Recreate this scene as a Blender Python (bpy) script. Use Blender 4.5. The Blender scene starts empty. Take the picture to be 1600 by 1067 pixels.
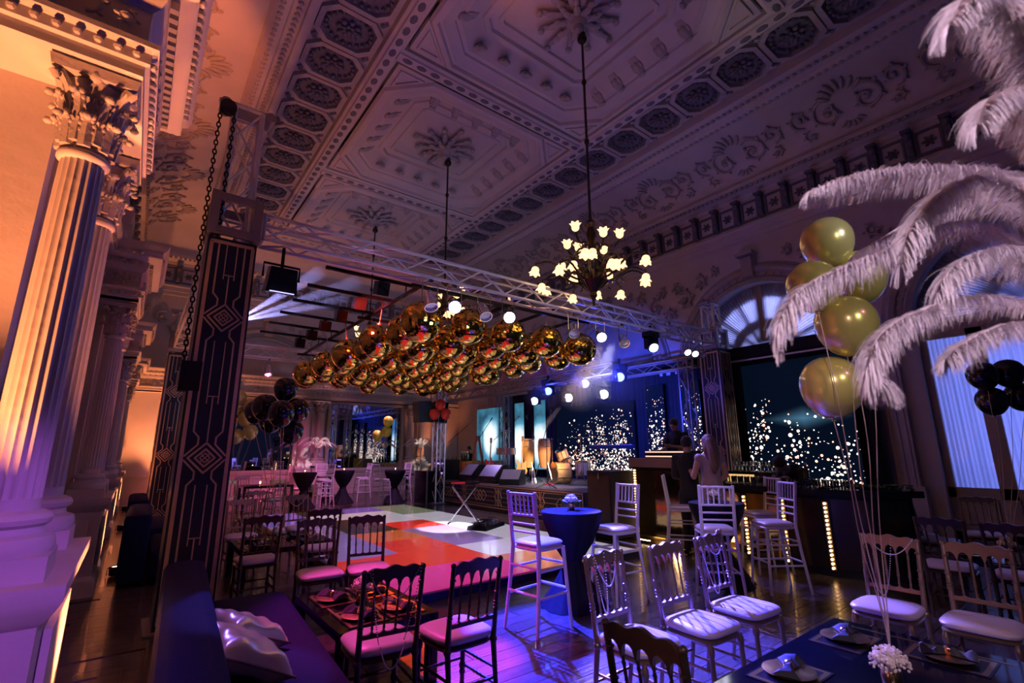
import bpy, math, random
from mathutils import Vector, Matrix
from math import sin, cos, pi, radians, atan2, sqrt
random.seed(7)
S = bpy.context.scene
C = S.collection

# ------------------------------------------------------------------ camera
cam_d = bpy.data.cameras.new('camera')
cam_d.sensor_fit = 'HORIZONTAL'
cam_d.sensor_width = 36.0
cam_d.lens = 36.0 * 748.5 / 1600.0
cam_d.clip_start = 0.05
cam_d.dof.use_dof = True
cam_d.dof.focus_distance = 5.5
cam_d.dof.aperture_fstop = 2.8
cam = bpy.data.objects.new('camera', cam_d)
C.objects.link(cam)
yaw, pitch, roll = radians(37.56), radians(12.80), radians(-0.3355)
fw = Vector((sin(yaw) * cos(pitch), cos(yaw) * cos(pitch), sin(pitch)))
rt = Vector((cos(yaw), -sin(yaw), 0))
up = rt.cross(fw)
rt, up = rt * cos(roll) + up * sin(roll), up * cos(roll) - rt * sin(roll)
M = Matrix((rt, up, -fw)).transposed().to_4x4()
M.translation = Vector((0, 0, 1.6))
cam.matrix_world = M
S.camera = cam

# ------------------------------------------------------------------ world, exposure
W = bpy.data.worlds.new('world')
S.world = W
W.use_nodes = True
bg = W.node_tree.nodes['Background']
bg.inputs[0].default_value = (0.15, 0.17, 0.55, 1)
bg.inputs[1].default_value = 0.034
S.view_settings.view_transform = 'Standard'
S.view_settings.look = 'None'
S.view_settings.exposure = 0.2
S.view_settings.gamma = 1.0
S.view_settings.use_curve_mapping = False
S.cycles.max_bounces = 6
S.cycles.diffuse_bounces = 3
S.cycles.glossy_bounces = 4
S.cycles.transmission_bounces = 5
S.cycles.volume_bounces = 0


def spot(name, loc, target, color, energy, angle=40, blend=0.4, size=0.05):
    d = bpy.data.lights.new(name, 'SPOT')
    d.color = color
    d.energy = energy
    d.spot_size = radians(angle)
    d.spot_blend = blend
    d.shadow_soft_size = size
    o = bpy.data.objects.new(name, d)
    C.objects.link(o)
    o.location = loc
    o.rotation_euler = (Vector(target) - Vector(loc)).to_track_quat('-Z', 'Y').to_euler()
    return o


def point(name, loc, color, energy, size=0.1):
    d = bpy.data.lights.new(name, 'POINT')
    d.color = color
    d.energy = energy
    d.shadow_soft_size = size
    o = bpy.data.objects.new(name, d)
    C.objects.link(o)
    o.location = loc
    return o


AMBER = (1.0, 0.27, 0.09)
LILAC = (0.62, 0.36, 1.0)
MAG = (1.0, 0.08, 0.55)
BLUE = (0.05, 0.08, 1.0)
ICE = (0.45, 0.55, 1.0)
RED = (1.0, 0.04, 0.03)
# wash and beam lamps of the lighting rig (their housings hang on the truss, see below)
RIG = [
    # loc, target, colour, energy, cone, blend, size
    ((3.70, 5.62, 3.62), (3.2, 2.9, 0.0), (0.03, 0.035, 1.0), 14000, 38, 0.35, 0.03),
    ((5.90, 5.62, 3.62), (3.6, 1.9, 0.2), (0.24, 0.18, 1.0), 3600, 28, 0.35, 0.015),
    ((7.00, 5.62, 3.62), (5.6, 3.2, 0.5), (0.22, 0.18, 1.0), 700, 40, 0.5, 0.05),
    ((1.60, 5.62, 3.62), (1.95, 3.8, 0.2), (1.0, 0.05, 0.50), 520, 42, 0.5, 0.05),
    ((2.30, 5.62, 3.62), (2.15, 3.75, 0.0), (1.0, 0.07, 0.010), 5200, 19, 0.5, 0.05),
    ((4.20, 6.05, 3.55), (5.2, 9.0, 0.0), (0.90, 0.90, 1.0), 4200, 16, 0.4, 0.03),
    ((4.90, 6.30, 2.95), (3.4, 7.0, 0.0), (0.55, 0.34, 1.0), 160, 70, 0.6, 0.05),
    ((1.10, 5.55, 3.30), (0.62, 3.25, 0.5), (0.20, 0.12, 1.0), 260, 15, 0.4, 0.03),
    ((7.00, 6.60, 3.70), (7.9, 9.9, 0.4), (1.0, 0.75, 0.55), 460, 34, 0.6, 0.05),
    ((7.90, 5.62, 3.62), (5.2, 0.9, 0.4), (0.55, 0.28, 1.0), 90, 40, 0.6, 0.05),
]
for i, a in enumerate(RIG):
    spot('rig_light_%d' % i, *a)
# added unseen spots behind the viewer, lighting seats, feathers, pedestal, truss and balloons
spot('rear_fill_1', (3.2, -2.6, 4.2), (3.0, 2.2, 0.6), (0.82, 0.27, 0.85), 45, 70, 0.6, 0.15)
spot('rear_fill_2', (-0.6, -1.2, 3.2), (1.5, 0.3, 2.0), (0.95, 0.66, 0.86), 280, 34, 0.6, 0.10)
spot('rear_fill_3', (1.0, -2.4, 3.8), (-0.45, 3.1, 0.75), (0.55, 0.14, 1.0), 750, 17, 0.6, 0.10)
spot('rear_fill_4', (3.0, -2.6, 3.9), (5.0, 6.0, 4.2), (0.50, 0.55, 1.0), 520, 50, 0.7, 0.10)
spot('rear_fill_5', (1.6, -2.4, 3.4), (3.4, 1.05, 2.4), (1.0, 0.95, 0.80), 130, 22, 0.7, 0.20)
# added fill spots without housings, turned up to wash the ceiling
spot('ceiling_fill_1', (2.0, 6.0, 4.4), (4.6, 8.5, 9.2), (0.52, 0.36, 0.85), 36, 130, 0.9, 0.2)
spot('ceiling_fill_2', (9.2, 6.0, 4.4), (7.8, 4.5, 9.2), (0.50, 0.38, 0.85), 34, 130, 0.9, 0.2)
spot('ceiling_fill_3', (4.5, 13.9, 4.4), (5.4, 15.0, 9.2), (0.58, 0.38, 0.9), 60, 130, 0.9, 0.2)
spot('yellow_gobo', (6.6, 6.0, 4.3), (7.7, 2.4, 9.2), (1.0, 0.85, 0.25), 60, 26, 0.9, 0.1)


# ------------------------------------------------------------------ mesh builder
class MB:
    def __init__(s):
        s.v = []
        s.f = []
        s.m = []
        s.mi = 0

    def add(s, vs, fs):
        n = len(s.v)
        s.v += [tuple(p) for p in vs]
        s.f += [tuple(i + n for i in q) for q in fs]
        s.m += [s.mi] * len(fs)
        return s

    def box(s, c, d, rz=0.0, rx=0.0, ry=0.0, taper=1.0):
        R = Matrix.Rotation(rz, 3, 'Z') @ Matrix.Rotation(ry, 3, 'Y') @ Matrix.Rotation(rx, 3, 'X')
        vs = []
        for z in (-.5, .5):
            k = taper if z > 0 else 1
            for x, y in ((-.5, -.5), (.5, -.5), (.5, .5), (-.5, .5)):
                vs.append(Vector(c) + R @ Vector((x * d[0] * k, y * d[1] * k, z * d[2])))
        return s.add(vs, [(3, 2, 1, 0), (4, 5, 6, 7), (0, 1, 5, 4), (1, 2, 6, 5), (2, 3, 7, 6), (3, 0, 4, 7)])

    def bx(s, x0, x1, y0, y1, z0, z1):
        return s.box(((x0 + x1) / 2, (y0 + y1) / 2, (z0 + z1) / 2), (x1 - x0, y1 - y0, z1 - z0))

    def tube(s, pts, r, seg=8, cap=True, closed=False):
        pts = [Vector(p) for p in pts]
        n = len(pts)
        rs = r if isinstance(r, (list, tuple)) else [r] * n
        vs, fs = [], []
        prev = None
        for i, p in enumerate(pts):
            if closed:
                t = pts[(i + 1) % n] - pts[i - 1]
            else:
                t = pts[min(i + 1, n - 1)] - pts[max(i - 1, 0)]
            if t.length < 1e-9:
                t = Vector((0, 0, 1))
            t.normalize()
            if prev is None:
                a = Vector((0, 0, 1)) if abs(t.z) < .9 else Vector((1, 0, 0))
                u = t.cross(a).normalized()
            else:
                u = (prev - t * prev.dot(t))
                if u.length < 1e-6:
                    u = t.orthogonal()
                u.normalize()
            prev = u
            w = t.cross(u)
            for k in range(seg):
                q = 2 * pi * k / seg
                vs.append(p + (u * cos(q) + w * sin(q)) * rs[i])
        m = n if closed else n - 1
        for i in range(m):
            j = (i + 1) % n
            for k in range(seg):
                l = (k + 1) % seg
                fs.append((i * seg + k, i * seg + l, j * seg + l, j * seg + k))
        if cap and not closed:
            fs.append(tuple(range(seg))[::-1])
            fs.append(tuple((n - 1) * seg + k for k in range(seg)))
        return s.add(vs, fs)

    def lathe(s, prof, seg=24, c=(0, 0, 0), axis=None, flute=0, fd=0.0, sx=1.0, sy=1.0):
        vs, fs = [], []
        Q = Vector((0, 0, 1)).rotation_difference(Vector(axis)).to_matrix() if axis else Matrix.Identity(3)
        for r, z in prof:
            for k in range(seg):
                q = 2 * pi * k / seg
                rr = r * (1 - fd * abs(cos(flute * q / 2)) ** 1.5) if flute else r
                vs.append(Vector(c) + Q @ Vector((rr * cos(q) * sx, rr * sin(q) * sy, z)))
        n = len(prof)
        for i in range(n - 1):
            for k in range(seg):
                l = (k + 1) % seg
                fs.append((i * seg + k, i * seg + l, (i + 1) * seg + l, (i + 1) * seg + k))
        fs.append(tuple(range(seg))[::-1])
        fs.append(tuple((n - 1) * seg + k for k in range(seg)))
        return s.add(vs, fs)

    def sphere(s, c, r, seg=12, rings=8, sc=(1, 1, 1), rot=None):
        vs, fs = [], []
        Rm = rot or Matrix.Identity(3)
        for i in range(1, rings):
            a = pi * i / rings
            for k in range(seg):
                q = 2 * pi * k / seg
                vs.append(Vector(c) + Rm @ Vector((r * sin(a) * cos(q) * sc[0], r * sin(a) * sin(q) * sc[1], r * cos(a) * sc[2])))
        n = len(vs)
        vs.append(Vector(c) + Rm @ Vector((0, 0, r * sc[2])))
        vs.append(Vector(c) - Rm @ Vector((0, 0, r * sc[2])))
        for i in range(rings - 2):
            for k in range(seg):
                l = (k + 1) % seg
                fs.append((i * seg + k, (i + 1) * seg + k, (i + 1) * seg + l, i * seg + l))
        for k in range(seg):
            l = (k + 1) % seg
            fs.append((n, k, l))
            fs.append((n + 1, (rings - 2) * seg + l, (rings - 2) * seg + k))
        return s.add(vs, fs)

    def prism(s, poly, T, depth):
        # poly: 2D points, T: 4x4 placing the (x, y, z=0..depth) prism
        n = len(poly)
        vs = [T @ Vector((p[0], p[1], 0)) for p in poly] + [T @ Vector((p[0], p[1], depth)) for p in poly]
        fs = [tuple(range(n))[::-1], tuple(range(n, 2 * n))]
        for i in range(n):
            j = (i + 1) % n
            fs.append((i, j, j + n, i + n))
        return s.add(vs, fs)

    def ring(s, outer, inner, T, depth):
        # frame between two polygons with the same number of points
        n = len(outer)
        vs = []
        for z in (0, depth):
            vs += [T @ Vector((p[0], p[1], z)) for p in outer]
            vs += [T @ Vector((p[0], p[1], z)) for p in inner]
        fs = []
        for i in range(n):
            j = (i + 1) % n
            fs += [(i, i + n, j + n, j), (2 * n + i, 2 * n + j, 3 * n + j, 3 * n + i),
                   (i, j, 2 * n + j, 2 * n + i), (n + i, 3 * n + i, 3 * n + j, n + j)]
        return s.add(vs, fs)

    def sweep(s, path, prof, closed=False, cap=True):
        # horizontal 2D path [(x, y)], profile [(out, z)]; 'out' is to the right of the travel direction
        n = len(path)
        P = [Vector((p[0], p[1])) for p in path]
        vs, fs = [], []
        for i in range(n):
            if closed:
                a = P[i] - P[i - 1]
                b = P[(i + 1) % n] - P[i]
            else:
                a = P[i] - P[i - 1] if i else P[1] - P[0]
                b = P[i + 1] - P[i] if i < n - 1 else a
            a = a.normalized()
            b = b.normalized()
            na = Vector((a.y, -a.x))
            nb = Vector((b.y, -b.x))
            m = na + nb
            k = 1 + na.dot(nb)
            m = m / k if k > 1e-4 else na
            for o, z in prof:
                q = P[i] + m * o
                vs.append((q.x, q.y, z))
        np_ = len(prof)
        for i in range(n if closed else n - 1):
            j = (i + 1) % n
            for k in range(np_ - 1):
                fs.append((i * np_ + k, j * np_ + k, j * np_ + k + 1, i * np_ + k + 1))
        if cap and not closed:
            fs.append(tuple(range(np_)))
            fs.append(tuple((n - 1) * np_ + k for k in range(np_))[::-1])
        return s.add(vs, fs)

    def merge(s, o, T):
        s.add([T @ Vector(p) for p in o.v], o.f)
        return s

    def mesh(s, name, mats, smooth=35):
        me = bpy.data.meshes.new(name)
        me.from_pydata(s.v, [], s.f)
        if not isinstance(mats, (list, tuple)):
            mats = [mats]
        for m in mats:
            me.materials.append(m)
        if len(mats) > 1:
            me.polygons.foreach_set('material_index', s.m)
        if smooth:
            me.polygons.foreach_set('use_smooth', [True] * len(me.polygons))
            me.set_sharp_from_angle(angle=radians(smooth))
        me.update()
        return me

    def build(s, name, mats, parent=None, loc=None, rz=0, smooth=35):
        return put(name, s.mesh(name, mats, smooth), parent, loc, rz)


def put(name, me, parent=None, loc=None, rz=0, rot=None, scale=None):
    o = bpy.data.objects.new(name, me)
    C.objects.link(o)
    if parent:
        o.parent = parent
    if loc is not None:
        o.location = loc
    if rot is not None:
        o.rotation_euler = rot
    elif rz:
        o.rotation_euler = (0, 0, rz)
    if scale is not None:
        o.scale = scale if not isinstance(scale, (int, float)) else (scale,) * 3
    return o


def tag(o, label, cat, group=None, kind=None):
    o['label'] = label
    o['category'] = cat
    if group:
        o['group'] = group
    if kind:
        o['kind'] = kind
    return o


def thing(name, label, cat, loc=(0, 0, 0), rz=0, group=None):
    o = bpy.data.objects.new(name, None)
    o.empty_display_size = .1
    C.objects.link(o)
    o.location = loc
    o.rotation_euler = (0, 0, rz)
    return tag(o, label, cat, group)


def struct(o):
    o['kind'] = 'structure'
    return o


KIDS = {}


def copy_tree(o, loc=None, rz=None, label=None, parent=None, scale=None):
    c = o.copy()
    C.objects.link(c)
    if parent:
        c.parent = parent
    if loc is not None:
        c.location = loc
    if rz is not None:
        c.rotation_euler = (0, 0, rz)
    if scale is not None:
        c.scale = (scale,) * 3
    if label:
        c['label'] = label
    for k in list(o.children):
        copy_tree(k, parent=c)
    return c


def Tm(loc, x, y, z):
    m = Matrix((Vector(x), Vector(y), Vector(z))).transposed().to_4x4()
    m.translation = Vector(loc)
    return m


# ------------------------------------------------------------------ materials
def mat(name, col, rough=.5, metal=0.0, bump=0.0, bscale=20.0, var=0.0, vscale=6.0, emit=None, es=0.0,
        trans=0.0, coat=0.0, ior=1.45, spec=.5, sheen=0.0, alpha=1.0):
    m = bpy.data.materials.new(name)
    m.use_nodes = True
    nt = m.node_tree
    b = nt.nodes['Principled BSDF']
    b.inputs['Base Color'].default_value = (*col, 1)
    b.inputs['Roughness'].default_value = rough
    b.inputs['Metallic'].default_value = metal
    b.inputs['IOR'].default_value = ior
    b.inputs['Specular IOR Level'].default_value = spec
    b.inputs['Transmission Weight'].default_value = trans
    b.inputs['Coat Weight'].default_value = coat
    b.inputs['Sheen Weight'].default_value = sheen
    b.inputs['Alpha'].default_value = alpha
    if emit:
        b.inputs['Emission Color'].default_value = (*emit, 1)
        b.inputs['Emission Strength'].default_value = es
    tc = None
    if bump or var:
        tc = nt.nodes.new('ShaderNodeTexCoord')
    if var:
        n = nt.nodes.new('ShaderNodeTexNoise')
        n.inputs['Scale'].default_value = vscale
        n.inputs['Detail'].default_value = 5
        nt.links.new(tc.outputs['Object'], n.inputs['Vector'])
        r = nt.nodes.new('ShaderNodeMix')
        r.data_type = 'RGBA'
        r.inputs['A'].default_value = (*[max(0, c * (1 - var)) for c in col], 1)
        r.inputs['B'].default_value = (*[min(1, c * (1 + var)) for c in col], 1)
        nt.links.new(n.outputs['Fac'], r.inputs['Factor'])
        nt.links.new(r.outputs['Result'], b.inputs['Base Color'])
    if bump:
        n = nt.nodes.new('ShaderNodeTexNoise')
        n.inputs['Scale'].default_value = bscale
        n.inputs['Detail'].default_value = 4
        nt.links.new(tc.outputs['Object'], n.inputs['Vector'])
        k = nt.nodes.new('ShaderNodeBump')
        k.inputs['Strength'].default_value = bump
        k.inputs['Distance'].default_value = .02
        nt.links.new(n.outputs['Fac'], k.inputs['Height'])
        nt.links.new(k.outputs['Normal'], b.inputs['Normal'])
    return m


PLASTER = mat('plaster', (.55, .51, .51), .62, bump=.15, bscale=14, var=.12, vscale=2)
RELIEF = mat('relief_plaster', (.40, .37, .37), .6, bump=.3, bscale=30, var=.2, vscale=8)
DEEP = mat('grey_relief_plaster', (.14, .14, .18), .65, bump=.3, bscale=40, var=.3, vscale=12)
PANELW = mat('painted_panelling', (.46, .40, .33), .5, bump=.05, var=.08)
BLACK = mat('black_paint', (.010, .010, .014), .25, spec=.3, var=.2)
TABLEK = mat('black_acrylic', (.004, .004, .006), .10, spec=.35, var=.2)
NAVY = mat('navy_board', (.010, .014, .040), .3, var=.2)
GOLDP = mat('pale_gold_paint', (.58, .42, .30), .35, metal=.55, var=.1)
GOLDC = mat('aged_gold_chair', (.34, .25, .16), .3, metal=.75, var=.25, vscale=14)
DARKC = mat('dark_bronze_chair', (.085, .062, .05), .33, metal=.5, var=.25, vscale=14)
WHITEP = mat('white_lacquer', (.62, .58, .62), .35, var=.06)
PAD = mat('white_seat_pad', (.62, .54, .58), .38, bump=.06, bscale=60, var=.05)
ALU = mat('truss_aluminium', (.80, .81, .84), .32, metal=.55, var=.1)
STEEL = mat('grey_steel', (.34, .33, .36), .4, metal=.8, var=.15)
CHROME = mat('chrome', (.8, .8, .82), .12, metal=1.0, var=.04)
MIRROR = mat('mirror_glass', (.62, .64, .68), .02, metal=1.0, var=.02)
CLOTHK = mat('black_table_cloth', (.010, .010, .016), .7, bump=.2, bscale=25, spec=.2, var=.2)
VELVET = mat('navy_velvet', (.006, .010, .07), .75, bump=.15, bscale=60, spec=.15, var=.2)
SATIN = mat('champagne_satin', (.72, .55, .42), .26, metal=.35, bump=.12, bscale=7, var=.08)
BALLG = mat('gold_mirror_ball', (.74, .53, .10), .07, metal=1.0, var=.08, vscale=30)
BALLOONG = mat('pearl_gold_latex', (.62, .53, .15), .26, metal=.35, coat=.7, var=.05)
BALLOONK = mat('black_latex', (.008, .010, .016), .14, coat=.5, var=.1)
BALLOONR = mat('red_latex', (.75, .07, .03), .22, metal=.2, var=.05)
BALLOONY = mat('yellow_latex', (.62, .60, .06), .22, metal=.2, var=.05)
RIBBON = mat('curling_ribbon', (.62, .48, .40), .35, metal=.3, var=.1)
FEATHER = mat('white_ostrich_feather', (.86, .80, .82), .75, var=.05)
PEARL = mat('pearl_bead', (.72, .66, .68), .2, metal=.2, var=.05)
SKIN = mat('skin', (.48, .27, .19), .5, bump=.05, var=.08)
HAIR = mat('dark_hair', (.02, .014, .012), .5, bump=.4, bscale=60, var=.3)
HAIRB = mat('brown_hair', (.16, .09, .07), .5, bump=.4, bscale=60, var=.3)
SHIRTK = mat('black_shirt', (.012, .012, .016), .8, bump=.1, var=.2)
DRESS = mat('rose_dress', (.34, .24, .28), .6, bump=.12, bscale=40, var=.1)
PETAL = mat('white_petals', (.85, .78, .70), .6, bump=.2, var=.08)
LEAF = mat('green_leaf', (.06, .14, .04), .5, var=.3)
GLASS = mat('clear_glass', (.92, .94, .96), .03, trans=1.0, ior=1.45, var=.01)
WINEG = mat('dark_bottle_glass', (.03, .06, .04), .1, trans=.3, var=.2)
CHINA = mat('black_glazed_plate', (.010, .010, .014), .12, var=.2)
NAPKIN = mat('charcoal_napkin', (.03, .035, .045), .7, bump=.2, var=.2)
GOLDT = mat('gold_trim', (.75, .52, .25), .25, metal=1.0, var=.08)
WOODD = mat('conga_wood', (.55, .24, .08), .3, var=.3, vscale=9)
WOODL = mat('amber_wood', (.62, .36, .12), .3, var=.3, vscale=9)
DRUMH = mat('drum_skin', (.82, .74, .66), .5, var=.05)
BRASS = mat('cymbal_brass', (.62, .44, .16), .22, metal=1.0, var=.1)
REDP = mat('red_plastic', (.6, .02, .03), .4, var=.1)
TUBEG = mat('curtain_black', (.008, .009, .014), .8, bump=.1, var=.2)
LENS = mat('lamp_lens', (.7, .75, .85), .05, metal=.3, var=.02)
AMBERG = mat('gold_mirror_panel', (.55, .36, .14), .08, metal=1.0, bump=.12, bscale=3, var=.1)
BRONZE = mat('chandelier_bronze', (.05, .035, .025), .35, metal=.8, var=.3)
CABLE = mat('black_cable', (.01, .01, .012), .5, var=.2)


def glow(name, col, s):
    return mat(name, tuple(min(1, c) for c in col), .4, emit=col, es=s, var=.03)


G_WARM = glow('lit_tulip_glass', (1.0, .58, .28), 1.7)
G_BULB = glow('warm_bulb', (1.0, .60, .24), 4.5)
G_BLUE = glow('blue_lens', (.05, .07, 1.0), 14.0)
G_ICE = glow('white_blue_lens', (.35, .45, 1.0), 12.0)
G_WHITE = glow('white_lens', (.85, .85, 1.0), 16.0)
G_AMBER = glow('amber_uplight_lens', (1.0, .62, .25), 14.0)
G_CANDLE = glow('candle_flame', (1.0, .55, .2), 12.0)
G_PURP = glow('violet_tube', (.42, .22, 1.0), 1.6)
G_PINK = glow('pale_pink_tube', (1.0, .55, .42), 1.1)


def nodes_of(m):
    nt = m.node_tree
    return nt, nt.nodes, nt.links


def wood_floor(name, c1, c2, rough=.22):
    m = mat(name, c1, rough, coat=.2, spec=.7)
    nt, N, L = nodes_of(m)
    b = N['Principled BSDF']
    tc = N.new('ShaderNodeTexCoord')
    mp = N.new('ShaderNodeMapping')
    mp.inputs['Scale'].default_value = (1.2, 22, 8)
    L.new(tc.outputs['Object'], mp.inputs['Vector'])
    n = N.new('ShaderNodeTexNoise')
    n.inputs['Scale'].default_value = 2.0
    n.inputs['Detail'].default_value = 6
    n.inputs['Distortion'].default_value = .6
    L.new(mp.outputs['Vector'], n.inputs['Vector'])
    oi = N.new('ShaderNodeObjectInfo')
    ad = N.new('ShaderNodeMath')
    ad.operation = 'MULTIPLY_ADD'
    ad.inputs[1].default_value = .45
    L.new(oi.outputs['Random'], ad.inputs[0])
    L.new(n.outputs['Fac'], ad.inputs[2])
    r = N.new('ShaderNodeValToRGB')
    r.color_ramp.elements[0].position = .35
    r.color_ramp.elements[0].color = (*c1, 1)
    r.color_ramp.elements[1].position = 1.0
    r.color_ramp.elements[1].color = (*c2, 1)
    L.new(ad.outputs[0], r.inputs['Fac'])
    L.new(r.outputs['Color'], b.inputs['Base Color'])
    k = N.new('ShaderNodeBump')
    k.inputs['Strength'].default_value = .35
    k.inputs['Distance'].default_value = .008
    L.new(n.outputs['Fac'], k.inputs['Height'])
    L.new(k.outputs['Normal'], b.inputs['Normal'])
    return m


FLOORM = wood_floor('dark_parquet', (.026, .020, .020), (.092, .070, .066), .24)


def led_material(name, plumes, dots=17.0, base=(.001, .0035, .010), cool=0.0):
    """Screen picture: night-blue ground with clouds of golden sparks (object coords: x = width, z = height)."""
    m = bpy.data.materials.new(name)
    m.use_nodes = True
    nt, N, L = nodes_of(m)
    b = N['Principled BSDF']
    b.inputs['Base Color'].default_value = (.003, .004, .008, 1)
    b.inputs['Roughness'].default_value = .5
    b.inputs['Specular IOR Level'].default_value = .05
    tc = N.new('ShaderNodeTexCoord')
    sp = N.new('ShaderNodeSeparateXYZ')
    L.new(tc.outputs['Object'], sp.inputs[0])
    cb = N.new('ShaderNodeCombineXYZ')
    L.new(sp.outputs['X'], cb.inputs['X'])
    L.new(sp.outputs['Z'], cb.inputs['Y'])

    def mth(op, a, b_=None, c=None):
        q = N.new('ShaderNodeMath')
        q.operation = op
        for i, v in enumerate((a, b_, c)):
            if v is None:
                continue
            if isinstance(v, (int, float)):
                q.inputs[i].default_value = v
            else:
                L.new(v, q.inputs[i])
        return q.outputs[0]
    field = None
    for (px, pz, lean, wid, hgt, amp) in plumes:
        # plume: rises from (px, pz), leaning, fading with height
        dz = mth('SUBTRACT', sp.outputs['Z'], pz)
        ax = mth('MULTIPLY_ADD', dz, lean, px)
        dx = mth('ABSOLUTE', mth('SUBTRACT', sp.outputs['X'], ax))
        fx = mth('SUBTRACT', 1.0, mth('DIVIDE', dx, wid))
        fz = mth('SUBTRACT', 1.0, mth('DIVIDE', mth('ABSOLUTE', dz), hgt))
        f = mth('MULTIPLY', mth('MAXIMUM', fx, 0.0), mth('MAXIMUM', fz, 0.0))
        f = mth('MULTIPLY', f, amp)
        field = f if field is None else mth('MAXIMUM', field, f)
    out = None
    for sc, thr in ((dots, .27), (dots * .71, .25), (dots * 1.6, .22)):
        v = N.new('ShaderNodeTexVoronoi')
        v.voronoi_dimensions = '2D'
        v.inputs['Scale'].default_value = sc
        v.inputs['Randomness'].default_value = .95
        L.new(cb.outputs[0], v.inputs['Vector'])
        cs = N.new('ShaderNodeSeparateColor')
        L.new(v.outputs['Color'], cs.inputs[0])
        here = mth('GREATER_THAN', field, cs.outputs[0])
        rad = mth('MULTIPLY', here, mth('MULTIPLY_ADD', cs.outputs[2], thr * .7, thr * .3))
        d = mth('GREATER_THAN', rad, v.outputs['Distance'])
        out = d if out is None else mth('MAXIMUM', out, d)
        last = cs
    mix = N.new('ShaderNodeMix')
    mix.data_type = 'RGBA'
    mix.inputs['A'].default_value = (1.0, .86, .72, 1)
    mix.inputs['B'].default_value = (1.0, .42, .28, 1)
    L.new(mth('GREATER_THAN', last.outputs[1], .72), mix.inputs['Factor'])
    # soft ice-blue star glow of the picture
    st = mth('SUBTRACT', 1.0, mth('ADD', mth('MULTIPLY', mth('ABSOLUTE', mth('SUBTRACT', sp.outputs['X'], .15)), .9),
                                  mth('MULTIPLY', mth('ABSOLUTE', mth('SUBTRACT', sp.outputs['Z'], 1.45)), 3.2)))
    st = mth('MULTIPLY', mth('POWER', mth('MAXIMUM', st, 0.0), 1.8), cool * .6)
    m2 = N.new('ShaderNodeMix')
    m2.data_type = 'RGBA'
    m2.inputs['A'].default_value = (*base, 1)
    m2.inputs['B'].default_value = (.10, .26, .42, 1)
    L.new(st, m2.inputs['Factor'])
    m3 = N.new('ShaderNodeMix')
    m3.data_type = 'RGBA'
    L.new(out, m3.inputs['Factor'])
    L.new(m2.outputs['Result'], m3.inputs['A'])
    L.new(mix.outputs['Result'], m3.inputs['B'])
    L.new(m3.outputs['Result'], b.inputs['Emission Color'])
    L.new(mth('MULTIPLY_ADD', out, 1.6, 1.0), b.inputs['Emission Strength'])
    return m


def star_material(name):
    """Screen picture: blown-out pale blue star of light on teal."""
    m = bpy.data.materials.new(name)
    m.use_nodes = True
    nt, N, L = nodes_of(m)
    b = N['Principled BSDF']
    b.inputs['Base Color'].default_value = (.01, .012, .02, 1)
    tc = N.new('ShaderNodeTexCoord')
    mp = N.new('ShaderNodeMapping')
    mp.inputs['Location'].default_value = (0, 0, -.8)
    mp.inputs['Scale'].default_value = (1.3, 1, .95)
    L.new(tc.outputs['Object'], mp.inputs['Vector'])
    g = N.new('ShaderNodeTexGradient')
    g.gradient_type = 'SPHERICAL'
    n = N.new('ShaderNodeTexNoise')
    n.inputs['Scale'].default_value = 1.6
    n.inputs['Detail'].default_value = 2
    L.new(tc.outputs['Object'], n.inputs['Vector'])
    L.new(mp.outputs[0], g.inputs[0])
    ad = N.new('ShaderNodeMath')
    ad.operation = 'MULTIPLY_ADD'
    ad.inputs[1].default_value = .55
    L.new(n.outputs['Fac'], ad.inputs[0])
    L.new(g.outputs['Fac'], ad.inputs[2])
    r = N.new('ShaderNodeValToRGB')
    r.color_ramp.elements[0].position = .2
    r.color_ramp.elements[0].color = (.01, .05, .09, 1)
    r.color_ramp.elements[1].position = .85
    r.color_ramp.elements[1].color = (.8, .95, 1, 1)
    e = r.color_ramp.elements.new(.5)
    e.color = (.07, .28, .42, 1)
    L.new(ad.outputs[0], r.inputs['Fac'])
    L.new(r.outputs['Color'], b.inputs['Emission Color'])
    b.inputs['Emission Strength'].default_value = 1.1
    return m


LED_MAIN = led_material('spark_screen', [(-.5, .0, .0, 1.3, 1.0, 1.5), (.65, .35, -.35, .35, 1.5, 1.6), (1.0, .35, .12, .5, 1.6, 1.5), (.9, .0, 0, .9, .9, 2.2), (-.3, .3, 0, 1.3, 1.6, .42)], 9)
LED_STRIP = led_material('spark_strip_screen', [(.0, .0, 0, .8, 1.5, 1.6), (.1, .2, 0, .7, 2.1, .75)], 9)
LED_BIG = led_material('spark_wall_screen', [(-1.2, .45, .62, .30, 1.3, 1.1), (-.5, .2, .75, .32, 1.2, 1.2), (.5, .2, .8, .35, 1.2, 1.3), (0, .2, 0, 2.4, 1.6, .42), (-.9, 1.1, .4, .3, 1.0, .9)], 8, cool=1.0)
LED_STAR = star_material('star_screen')
# ================================================================== SETTING
XL, XR, YF = -1.0, 11.8, 19.5

# ---- floor: dark boards running across the hall
mb = MB()
mb.bx(-4, 12.4, -3, 20, -.12, -.008)
floor = struct(mb.build('floor', FLOORM))
plank = MB().box((0, 0, -.004), (2.392, .142, .008)).mesh('plank', FLOORM, 0)
pn = 0
y = 1.55
row = 0
while y < 8.4:
    x = -.9 + (row * .83) % 2.4
    if row % 2:
        x -= .2
    while x < 12.6:
        # the dance floor covers the middle; boards that the photo shows nothing of stay part of the base
        if not (2.3 < x - 1.2 and x + 1.2 < 6.6 and y > 5.3) and x < .61 * y + 9.6 and pn < 300:
            put('plank', plank, floor, (x, y, random.uniform(-.0006, .0006)))
            pn += 1
        x += 2.4
    y += .147
    row += 1

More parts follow.
